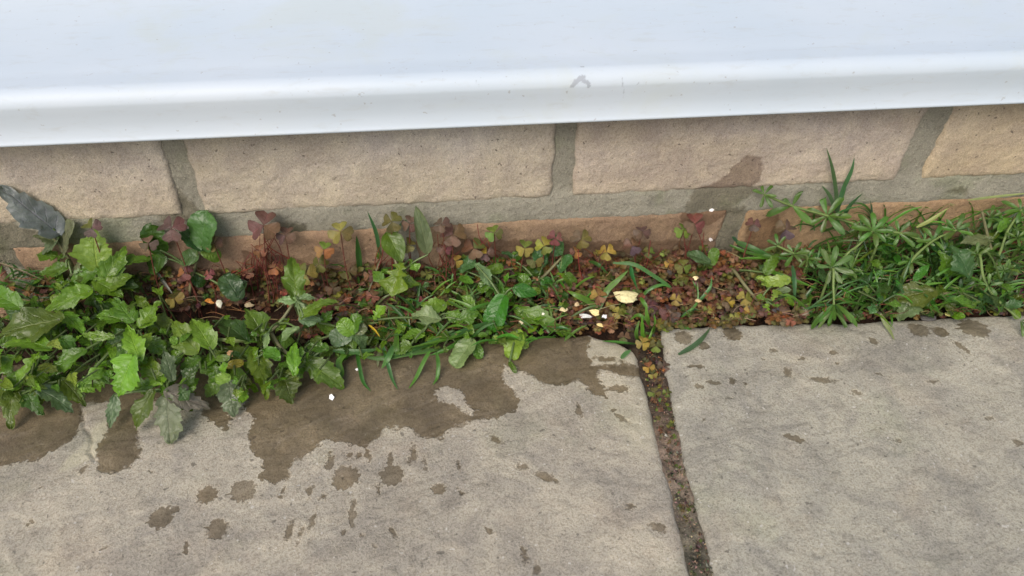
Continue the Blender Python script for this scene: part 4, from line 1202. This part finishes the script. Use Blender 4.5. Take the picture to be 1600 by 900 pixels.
# dry litter: red stalks, rootlets, crumbs
def litter():
    m = MB()
    for i in range(1500):
        px = random.uniform(-20, 1620)
        off = random.uniform(-20, 95) if px > 480 else random.uniform(-30, 60)
        py = 425 + (800 - px) * 0.045 + off
        if px < 480 and random.random() < .6: continue
        z = random.uniform(-.002, .013)
        a = Q(px, py, z, -0.004)
        L = random.uniform(.004, .016); an = random.uniform(0, 6.28)
        d = Vector((math.cos(an), math.sin(an) * .5, random.uniform(-.2, .5))) * L
        b = a + d; b.y = min(b.y, -0.004); b.z = max(b.z, -.006)
        mid = (a + b) / 2 + Vector((random.uniform(-.3, .3), random.uniform(-.3, .3), random.uniform(-.2, .3))) * L * .5
        c = random.choice([(0.20, 0.07, 0.04), (0.15, 0.06, 0.04), (0.25, 0.13, 0.07), (0.30, 0.22, 0.13), (0.10, 0.05, 0.035), (0.22, 0.08, 0.05), (0.38, 0.26, 0.15), (0.30, 0.16, 0.09)])
        add_tube(m, [a, mid, b], random.uniform(.00015, .0004), .00015, tint(c, .2), 4, 3)
    for i in range(80):     # arching red stalks under the maroon leaves
        px, py = random.choice([(410, 400), (430, 390), (390, 420), (450, 430), (760, 385), (920, 410), (1090, 385), (600, 400), (1010, 400), (700, 400)])
        a = Q(px + random.uniform(-25, 25), py + random.uniform(10, 45), .004)
        b = Q(px + random.uniform(-25, 25), py + random.uniform(-35, 5), .03, -0.008)
        add_tube(m, [a, (a + b) / 2 + Vector((random.uniform(-.005, .005), -.002, .002)), b], .0003, .0002, tint((0.20, 0.055, 0.04), .3), 4, 3)
    for i in range(2500):     # crumbs
        px = random.uniform(0, 1600); py = 425 + (800 - px) * 0.045 + random.uniform(-10, 95)
        if i > 1600:
            py = random.uniform(520, 900); f = random.uniform(.02, .98)
            px = np.interp(py, [520, 560, 640, 740, 820, 900], [998, 998, 1018, 1042, 1060, 1080]) * (1 - f) + np.interp(py, [520, 580, 680, 740, 790, 900], [1034, 1040, 1060, 1072, 1086, 1115]) * f
            z = random.uniform(-.003, -.001)
        else: z = random.uniform(-.004, .002)
        p = Q(px, py, z)
        s_ = random.uniform(.0004, .0016) if not (i > 1600 and py > 600) else random.uniform(.0003, .0010) * (1.4 if random.random() < .1 else 1)
        vv = [np.array(p) + s_ * np.array([random.uniform(-1, 1) for _ in range(3)]) for _ in range(5)]
        m.add(vv, [(0, 1, 2), (0, 2, 3), (0, 3, 1), (1, 4, 2), (2, 4, 3)], tint(random.choice([(0.42, 0.34, 0.26), (0.26, 0.21, 0.16), (0.12, 0.12, 0.07), (0.16, 0.17, 0.09), (0.24, 0.15, 0.10)] if i > 1600 and py > 640 else [(0.25, 0.13, 0.07), (0.12, 0.06, 0.035), (0.38, 0.28, 0.16), (0.05, 0.035, 0.025), (0.30, 0.11, 0.05)]), .2))
    o = m.build('plant_litter', M_LITTER)
    tag(o, 'dead red stalks, rootlets and brown crumbs lying on the soil strip', 'plant litter', kind='stuff')
litter()

# ------------------------------------------------------------------ cleavers
CG = (0.074, 0.158, 0.024)
def whorl(e, c, axis, r_px, nl, col, spread=0.35, phase=None):
    """one whorl of narrow leaves as a single part"""
    m = MB()
    L = mm(r_px, c)
    axis = axis.normalized()
    t0, _, w0 = frame_from(Vector((1, 0.13, 0.21)) - axis * 0, axis)
    t0 = (t0 - axis * t0.dot(axis)).normalized(); w0 = axis.cross(t0)
    ph = random.uniform(0, 6.28) if phase is None else phase
    for k in range(nl):
        an = ph + k * 2 * math.pi / nl + random.uniform(-.12, .12)
        d = t0 * math.cos(an) + w0 * math.sin(an) + axis * random.uniform(spread - .15, spread + .15)
        d.normalize()
        l = L * random.uniform(.68, 1.1)
        if nl > 4 and random.random() < .08: continue
        add_leaf(m, c + d * 0.0004, c + d * l, l * (.29 if spread < .8 else .16), 'S', axis if spread < .8 else None, tint(col, .15), fold=.25, curl=random.uniform(-.05, .32), ripple=.12)
    return m.build('whorl', M_NARROW, e)

CLV = [
 ('cleavers', 'cleavers stem reaching furthest along the mortar bed with three open whorls', [(1372,372,.03),(1340,352,.036),(1292,337,.042),(1238,322,.048),(1194,304,.052)],
  [(1194,304,28,7,-.1),(1238,322,40,6,0),(1292,337,40,7,0),(1345,356,22,6,.2)]),
 ('cleavers', 'cleavers shoot hanging down over the slab edge with its whorls like a green brush', [(1300,420,.030),(1302,448,.024),(1303,476,.016)],
  [(1299,418,33,8,.1),(1303,474,56,7,1.0),(1301,484,36,5,1.3)]),
 ('cleavers', 'thick pale-ribbed cleavers stem rising from the clump to a broad whorl below the mortar', [(1318,404,.026),(1340,384,.032),(1363,362,.04)],
  [(1364,362,38,8,.2),(1328,420,26,7,.2),(1320,402,18,6,.2)]),
 ('cleavers', 'small cleavers shoot on the near side of the clump just above the orange brick foot', [(1262,404,.022),(1240,396,.028),(1214,384,.032)],
  [(1216,384,22,7,.2),(1240,397,26,6,.2),(1262,404,20,6,.2)]),
 ('cleavers', 'cleavers shoot running under the pale straw with small whorls', [(1350,366,.03),(1405,364,.03),(1450,380,.026)],
  [(1405,364,30,7,.1),(1380,360,18,6,.2),(1444,378,20,6,.2)]),
 ('cleavers', 'cleavers stem rising from the clump to a star whorl right of the pale straw', [(1420,412,.02),(1458,376,.028),(1494,360,.032)],
  [(1494,360,28,7,.2),(1458,376,26,6,.2),(1479,350,12,5,.2),(1424,408,22,6,.2)]),
 ('cleavers', 'long pale cleavers stem slanting across the clump and over the slab at the frame edge', [(1527,398,.03),(1536,432,.024),(1552,462,.016),(1592,498,.008)],
  [(1594,500,30,7,1.0),(1527,398,22,6,.2),(1545,446,20,5,.2)]),
 ('cleavers', 'cleavers whorls in the far corner under the thin pale grass stem', [(1560,400,.02),(1575,360,.034),(1596,328,.042)],
  [(1595,328,28,7,.1),(1568,346,22,6,.2),(1590,372,24,6,.2),(1548,340,20,6,.2)]),
]
CR = []
for name, label, stem, wh in CLV:
    sp = [Q(a, b, c, -0.008) for a, b, c in stem]
    g = ground_under(sp[0])
    e = empty(name, tuple(g))
    tag(e, label, 'cleavers', 'cleavers plants at the wall foot')
    m = MB()
    add_tube(m, [g] + sp, 0.0010, 0.0007, (0.17, 0.24, 0.075), 4)
    m.build('stem', M_STEM, e)
    for (a, b, r, nl, s_) in wh:
        # height of the whorl from the nearest stem point
        q = min(stem, key=lambda k: abs(k[0] - a) + abs(k[1] - b))
        c = Q(a, b, q[2], -0.008)
        i = stem.index(q)
        ax = (sp[min(i + 1, len(sp) - 1)] - sp[max(i - 1, 0)]).normalized()
        toc = (CAM - c).normalized()
        axis = (ax * (.9 if s_ > .8 else .25) + toc * (.15 if s_ > .8 else .8) + Vector((0, 0, .1 if s_ > .8 else .4)))
        whorl(e, c, axis, r, nl, CG, spread=s_)
    CR.append((e, stem[0]))
CLP = [(1262,402),(1330,385),(1440,375),(1530,345),(1600,335),(1610,470),(1540,480),(1440,480),(1300,470),(1265,440)]
k = 0
while k < 95:
    px, py = random.uniform(1255, 1610), random.uniform(330, 485)
    if not inside(px, py, CLP): continue
    k += 1
    e, st = min(CR, key=lambda q: abs(q[1][0] - px) + abs(q[1][1] - py))
    f = (py - 340) / 140
    z = random.uniform(.003, .026) * (1 - .5 * f)
    c = Q(px, py, z, -0.008)
    axis = Vector((random.uniform(-.7, .7), random.uniform(-.9, .3), random.uniform(.3, 1)))
    whorl(e, c, axis, random.uniform(13, 27), random.choice((5, 6, 7, 8)), random.choice([CG, CG, (0.03, 0.085, 0.016), (0.035, 0.12, 0.014), (0.09, 0.17, 0.03)]), spread=random.uniform(-.1, .6))
    m = MB()
    add_tube(m, [ground_under(c, random.uniform(-.01, .01), random.uniform(-.005, .008)), c], .0007, .0005, (0.10, 0.18, 0.05), 4, 3)
    m.build('side_stem', M_STEM, e)

# ------------------------------------------------------------------ grass
GG = (0.072, 0.175, 0.022)
def tuft(label, blades, name='grass_tuft', group='grass tufts growing at the wall foot', mat=None):
    first = Q(*blades[0][0][0])
    e = empty(name, (first.x, first.y, 0.0))
    tag(e, label, 'grass', group)
    for b in blades:
        pts, w = b[0], b[1]
        col = b[2] if len(b) > 2 else GG
        P = [Q(x, y, z, -0.005) for x, y, z in pts]
        m = MB()
        add_ribbon(m, P, mm(w, P[0]), tint(col, .12), tw=random.uniform(-.4, .4))
        m.build('blade', mat or M_NARROW, e)
LG = (0.10, 0.225, 0.025); DG = (0.045, 0.12, 0.022); SG = (0.05, 0.13, 0.05)
tuft('bunch of long grass blades spreading flat across the weeds toward the slab edge', [
 ([(762,504,.012),(720,520,.012),(650,545,.008),(610,560,.006)], 11, (.055,.15,.03)),([(760,510,.01),(700,530,.012),(620,548,.008)], 8),
 ([(755,500,.01),(735,480,.018),(700,465,.02)], 6, LG),([(700,520,.01),(680,500,.014),(665,470,.02)], 6),([(690,545,.004),(640,552,.006),(590,560,.006),(555,552,.008)], 8),
 ([(740,520,.006),(700,545,.006),(670,556,.003)], 7),([(700,470,.014),(735,490,.012),(760,505,.008)], 5, LG),([(780,470,.016),(740,482,.018),(715,505,.012)], 5)])
tuft('wet grass blades drooping into the puddle at the wavy left end', [
 ([(520,548,.01),(560,550,.01),(595,545,.008)], 9, (.06,.16,.04)),([(556,540,.008),(562,575,.005),(568,598,.002),(580,612,.001)], 6, (.04,.13,.02)),
 ([(548,545,.008),(530,565,.006),(534,585,.003),(528,600,.001)], 10, LG),([(560,548,.008),(540,556,.005),(530,572,.003)], 8, DG)])
tuft('wet grass blades drooping into the puddle just right of the yellow straw', [
 ([(598,538,.01),(604,560,.007),(612,590,.002),(622,610,.001)], 6, (.06,.17,.04)),([(615,540,.01),(606,560,.008),(596,576,.002)], 9, (.08,.2,.05)),
 ([(600,530,.01),(592,556,.006),(590,574,.002)], 7, (.10,.12,.03)),([(620,520,.012),(620,545,.01),(622,556,.006)], 9, (.07,.14,.02)),([(630,535,.01),(640,552,.006),(642,560,.003)], 8)])
tuft('pair of curved grass blades hanging onto the wet stone right of the other puddle blades', [
 ([(672,548,.008),(662,565,.006),(650,590,.002),(638,608,.001)], 6, LG),([(682,550,.008),(685,570,.006),(683,590,.002),(676,602,.001)], 6, GG)])
tuft('upright dark grass blades in front of the mortar above the brown sorrel', [
 ([(562,425,.006),(560,398,.02),(557,368,.032)], 9, DG),([(594,402,.012),(588,365,.034),(574,330,.052)], 6, SG),([(618,372,.03),(626,352,.042),(642,340,.05)], 7, SG),
 ([(570,470,.004),(594,404,.016),(596,392,.02)], 2.5, (.25,.22,.13)),([(567,440,.004),(562,470,.006),(570,500,.003)], 4, DG)])
tuft('forked bright grass blades arching around the big cream stone', [
 ([(936,484,.004),(918,470,.010),(900,461,.014),(886,454,.014)], 9, LG),([(936,484,.004),(948,455,.012),(965,438,.018),(982,422,.022)], 9, LG),
 ([(985,415,.024),(988,432,.018),(996,452,.010)], 7, (.04,.17,.04)),([(920,408,.02),(935,414,.022),(950,428,.016)], 6, DG),
 ([(958,411,.024),(990,413,.026),(1020,430,.02),(1046,448,.012),(1048,456,.008)], 6, (.07,.17,.05)),([(1000,466,.006),(1015,452,.012),(1035,445,.014),(1048,450,.012)], 5, GG)])
tuft('thin curved grass shoots in the russet mat above the greyer slab', [
 ([(1062,498,.002),(1078,486,.008),(1090,470,.012),(1090,440,.020)], 4, GG),([(1085,478,.004),(1100,462,.010),(1110,448,.014),(1112,432,.020)], 5, (.08,.2,.06)),
 ([(1065,494,.002),(1082,484,.006),(1094,486,.004)], 5, (.07,.2,.08)),([(1090,455,.012),(1086,446,.016),(1082,438,.018)], 3, GG)])
tuft('bright grass tuft growing at the head of the joint between the slabs', [
 ([(1004,540,-.002),(1004,515,.012),(1003,492,.022)], 6, LG),([(1000,540,-.002),(994,522,.01),(999,500,.018)], 6, GG),([(1020,518,-.002),(1012,500,.012),(1009,474,.022)], 7, LG),
 ([(1021,520,-.002),(1023,505,.01),(1022,490,.016)], 5, LG),([(996,538,.0),(975,536,.006),(955,534,.004),(940,533,.001)], 6, (.07,.2,.04)),([(1010,500,.012),(998,492,.014),(984,500,.008)], 5, GG),
 ([(1012,482,.016),(1004,470,.018),(1000,464,.016)], 6, LG),([(1015,515,.0),(1000,505,.008),(985,508,.006)], 4, GG),([(968,488,.008),(990,492,.008),(1010,500,.004)], 4, LG),([(1005,540,-.002),(1015,528,.006),(1020,512,.01)], 4, LG)])
tuft('grass blades running sideways at the brick foot into the cleavers', [
 ([(1140,383,.014),(1170,395,.018),(1215,403,.02),(1240,406,.018)], 6, GG),([(1150,378,.016),(1175,388,.022),(1210,402,.018)], 9, DG),
 ([(1155,404,.016),(1200,403,.018),(1240,402,.016)], 5, LG),([(1190,420,.012),(1225,432,.016),(1280,452,.012)], 7, (.07,.2,.02)),
 ([(1238,415,.022),(1241,440,.018),(1242,474,.006)], 7, SG),([(1144,370,.016),(1152,378,.018),(1160,386,.014)], 6, SG)])
tuft('narrow crossed grass blades low in the cleavers near the slab edge', [
 ([(1275,462,.004),(1250,475,.006),(1236,490,.002)], 7, GG),([(1378,470,.006),(1388,450,.012),(1392,425,.018)], 5, GG),([(1385,478,.004),(1396,455,.01),(1404,420,.018)], 5, DG),
 ([(1290,455,.01),(1320,470,.01),(1350,475,.004)], 7, GG),([(1330,480,.004),(1355,462,.01),(1370,440,.014)], 6, LG),([(1376,440,.008),(1382,465,.008),(1392,490,.003),(1394,510,.001)], 6, GG),
 ([(1256,468,.006),(1270,450,.012),(1282,430,.014)], 5, DG)])
tuft('broad bright grass blade lying sideways just above the slab under the long pale stem', [
 ([(1458,458,.008),(1500,470,.010),(1552,470,.008)], 13, (.07,.2,.03)),([(1462,456,.01),(1500,458,.010),(1530,456,.008)], 5, LG),([(1480,465,.006),(1505,480,.004),(1522,492,.001)], 4, (.08,.16,.05)),
 ([(1500,440,.012),(1535,436,.012),(1570,430,.01)], 5, GG),([(1445,482,.004),(1470,476,.008),(1495,470,.01)], 4, LG)])
tuft('two tall bluish blades standing above the cleavers in front of the upper brick', [
 ([(1308,338,.03),(1306,300,.052),(1300,262,.068),(1291,230,.080)], 6, (.07,.15,.06)),([(1306,330,.032),(1296,306,.046),(1284,290,.052)], 6, (.07,.15,.05)),([(1310,325,.034),(1318,300,.05),(1322,280,.058)], 5, (.08,.16,.05)),([(1308,336,.03),(1316,300,.050),(1330,268,.062),(1335,246,.070)], 6, (.06,.14,.06)),
 ([(1318,338,.032),(1330,320,.04),(1348,302,.048)], 7, SG),([(1362,346,.03),(1361,326,.04),(1359,312,.046)], 6, SG)])
# loose blades and straws ------------------------------------------------
def single(label, pts, w, col, name='grass_leaf', cat='grass blade', mat=None, fold=.25):
    P = [Q(x, y, z, -0.006) for x, y, z in pts]
    m = MB()
    add_ribbon(m, P, mm(w, P[0]), col, fold=fold)
    o = m.build(name, mat or M_NARROW, origin=tuple(P[0]))
    tag(o, label, cat)
single('loose dull green grass blade lying on the dry stone beside the joint head', [(1060,554,.0012),(1082,542,.0022),(1098,528,.0030),(1110,512,.0014)], 8, (.07,.13,.06))
single('short loose grass blade on the pale corner of the wet slab', [(970,560,.001),(978,552,.002),(986,547,.002)], 7, (.09,.2,.06))
single('small torn green scrap at the edge of the greyer slab', [(1066,510,.001),(1076,513,.002),(1082,511,.001)], 5, (.08,.2,.04), fold=.1)
single('pale hollow straw leaning over the cleavers below the mortar bed', [(1432,356,.030),(1455,344,.034),(1482,325,.042)], 6, (.34,.40,.13), 'straw', 'straw', fold=.5)
single('long thin pale grass stem crossing the brick at the far edge', [(1512,313,.046),(1560,307,.048),(1625,300,.05)], 4, (.28,.33,.13), 'straw', 'straw', fold=.5)
single('short bright yellow straw between the rosette and the grass', [(576,508,.020),(585,516,.019),(594,527,.016)], 4, (.62,.42,.03), 'straw', 'straw', fold=.4)
single('pale grey dry stalk leaning in the dark gap left of the tall grey stalk', [(246,426,.02),(256,442,.016),(270,460,.01)], 5, (.30,.30,.24), 'dry_stalk', 'stalk', fold=.5)
single('pale dry stalk lying on the green leaves left of the branching weed', [(336,530,.026),(365,534,.026),(395,533,.022)], 7, (.28,.33,.13), 'dry_stalk', 'stalk', fold=.5)
single('thin brown stem arching over the dark leaves at the frame edge', [(-10,408,.03),(30,422,.034),(72,440,.026)], 3, (.22,.17,.10), 'dry_stalk', 'stalk', fold=.5)
single('limp yellow-green stem dangling over the slab edge under the cleavers', [(1376,490,.006),(1383,505,.003),(1390,516,.0015),(1398,532,.001)], 6, (.24,.28,.12), 'dry_stalk', 'stalk', fold=.4)

# fine short grass through the weeds
def fine_grass():
    m = MB()
    def one(px, py, L, col):
        z = random.uniform(0, .01)
        a = Q(px, py, z)
        an = random.uniform(0, 6.28)
        d = Vector((math.cos(an), math.sin(an) * .6, random.uniform(.1, .9))).normalized() * L
        b = a + d * .55 + Vector((0, 0, L * .12)); c = a + d
        c.y = min(c.y, -.006)
        add_ribbon(m, [a, b, c], random.uniform(.0008, .0018), tint(col, .25), sub=3)
    for i in range(560):
        one(random.uniform(1250, 1790), random.uniform(350, 484), random.uniform(.012, .036), random.choice([GG, DG, CG, LG]))
    for i in range(280):
        one(random.uniform(540, 900), random.uniform(430, 535), random.uniform(.006, .022), random.choice([GG, DG, CG, LG]))
    for i in range(50):
        one(random.uniform(-10, 120), random.uniform(430, 475), random.uniform(.008, .02), random.choice([GG, DG]))
    o = m.build('grass', M_NARROW)
    tag(o, 'short fine grass threaded through the weeds at the wall foot', 'grass', kind='stuff')
fine_grass()

# ------------------------------------------------------------------ stones, shells, chips
def blob(name, label, cat, px, py, wpx, hpx, z, col, thick=.6, seed=0, parent=None, group=None, jag=.25, flat=False):
    c = Q(px, py, z)
    rx = mm(wpx, c) / 2; ry = mm(hpx, c) / 2 * 1.25
    n, k = (14, 22) if not flat else (9, 11)
    rs_ = np.random.default_rng(seed)
    P = np.zeros((n, k, 3))
    for i in range(n):
        th = math.pi * i / (n - 1)
        for j in range(k):
            ph = 2 * math.pi * j / k
            q = 1 + jag * (vnoise(np.array(2 + 1.6 * math.cos(ph) * math.sin(th)), np.array(2 + 1.6 * math.sin(ph) * math.sin(th) + seed * 3.3)) - .5) * 2
            q *= 1 + jag * .5 * (vnoise(np.array(5 + 4 * math.cos(ph)), np.array(4 * math.sin(ph) * 1.0 + 9 + seed + 3 * math.cos(th))) - .5)
            s_ = max(0.0, math.sin(th)) ** .8
            P[i, j] = (c.x + rx * s_ * math.cos(ph) * q, c.y + ry * s_ * math.sin(ph) * q, c.z + ry * thick * math.cos(th) * q)
    m = MB(); m.grid(P, col, closed=True)
    o = m.build(name, M_STONE, origin=(c.x, c.y, c.z - ry * thick), smooth=not flat)
    tag(o, label, cat, group)
    return o
CREAM = (0.72, 0.66, 0.36)
blob('stone', 'large cream-yellow stone chip resting on the russet sorrel mat', 'stone', 979, 465, 38, 20, .013, CREAM, .6, 3, jag=.5, flat=True)
def shard(label, px, py, wpx, hpx, rot, z, col, name='shell_fragment', curl=.35, cat='shell fragment', group='pale shell bits in the sorrel mat'):
    c = Q(px, py, z + (.005 if 800 < px < 1100 and py > 400 else 0))
    w = mm(wpx, c); h = mm(hpx, c)
    n = 9
    rs_ = np.random.default_rng(int(px * 7 + py))
    top = []; bot = []
    toc = (CAM - c).normalized()
    nn = (toc + Vector((0, 0, .6))).normalized()
    t, nn, ww = frame_from(Vector((math.cos(rot), math.sin(rot) * .6, -math.sin(rot) * .0)), nn)
    V = [(0, 0)]; 
    for k in range(n):
        a = 2 * math.pi * k / n
        r_ = rs_.uniform(.55, 1.2)
        V.append((math.cos(a) * w / 2 * r_, math.sin(a) * h / 2 * r_))
    for s_, L_ in ((1, top), (-1, bot)):
        for (a, b) in V:
            z_ = -curl * (a * a / (w / 2) + b * b / (h / 2)) + s_ * 0.0002
            L_.append(np.array(c) + np.array(t) * a + np.array(ww) * b + np.array(nn) * z_)
    F = []
    for k in range(n):
        i, j = 1 + k, 1 + (k + 1) % n
        F.append((0, i, j)); F.append((n + 1, n + 1 + j, n + 1 + i)); F.append((i, n + 1 + i, n + 1 + j, j))
    m = MB(); m.add(top + bot, F, col)
    o = m.build(name, M_STONE, origin=tuple(c), smooth=False)
    tag(o, label, cat, group)
shard('curved cream shell piece under the forked grass blade, left one of the pair', 881, 483, 15, 8, -.2, .008, (.72, .62, .35))
shard('larger yellow shell piece under the forked grass blade, right one of the pair', 929, 487, 20, 12, -.4, .009, (.78, .66, .30))
shard('tan shell piece left of the curved cream one', 901, 475, 10, 8, .5, .008, (.60, .45, .25))
shard('translucent white shell piece between the two cream ones', 916, 493, 22, 9, -.5, .005, (.62, .64, .62))
shard('round white chip right of the yellow shell piece', 945, 494, 10, 7, 0, .007, (.80, .80, .80))
shard('small yellow fragment lying nearest the wet slab edge', 937, 507, 14, 7, -.5, .004, (.75, .58, .24))
shard('white crumb left of the shell bits beside the pointed leaf', 849, 490, 7, 5, .3, .006, (.80, .76, .62))
shard('cream crumbs at the tip of the dark oval leaf', 815, 502, 8, 10, .8, .005, (.75, .66, .42))
shard('bright cream chip on the russet mat under the bluish toothed pair', 1087, 434, 9, 7, 0, .010, (.80, .66, .36))
shard('small tan double chip beside the curved grass shoots', 1092, 469, 8, 11, 1.2, .008, (.66, .50, .25))
shard('orange dried leaf scrap in the dark gap beside the white flake', 326, 470, 15, 8, -.6, .012, (.50, .20, .03), 'leaf_scrap', .3, 'leaf scrap')
shard('jagged white flake in the dark gap right of the orange scrap', 342, 474, 9, 14, .4, .012, (.72, .70, .55), 'shell_fragment')
shard('beige pebble-like flake left of the branching weed', 389, 476, 14, 8, 0, .012, (.36, .29, .17), 'shell_fragment')
shard('pure white angular chip lying on the wet slab', 518, 621, 11, 10, .2, .001, (.9, .9, .9), 'white_chip', .05, 'chip', 'white chips on the slab')
shard('smaller white chip on the wet slab close to the drooping grass', 558, 577, 7, 4, .2, .001, (.9, .9, .9), 'white_chip', .05, 'chip', 'white chips on the slab')
shard('white flake stuck to the top edge of the lower brick', 1112, 328, 11, 5, -.1, .05, (.78, .76, .74), 'white_chip', .05, 'chip', 'white flakes on the wall')
shard('tiny white flake on the lower brick beside the dark joint', 1110, 374, 7, 9, .6, .03, (.62, .58, .55), 'white_chip', .05, 'chip', 'white flakes on the wall')
shard('small pink-tan bud among the glossy leaves above the yellow leaf', 359, 552, 10, 13, 0, .024, (.45, .27, .13), 'seed_pod', .5, 'bud', None)
blob('snail_shell', 'cream and brown snail shell wedged at the slab edge left of the hanging cleavers', 'snail shell', 1254, 488, 20, 16, .002, (.46, .38, .27), .75, 5, jag=.12)
blob('seed_pod', 'round dark brown bud at the slab edge left of the snail shell', 'bud', 1222, 486, 26, 19, .004, (.10, .060, .038), .7, 8, jag=.15)
blob('stone', 'dark flat stone tucked under the grey-green leaf at the slab edge', 'stone', 1450, 497, 26, 10, .000, (.09, .085, .08), .4, 9, jag=.25)
blob('leaf_scrap', 'small curled yellow leaf on the slab edge under the broad bright blade', 'leaf scrap', 1486, 491, 18, 8, .002, (.42, .40, .14), .25, 11, jag=.3)
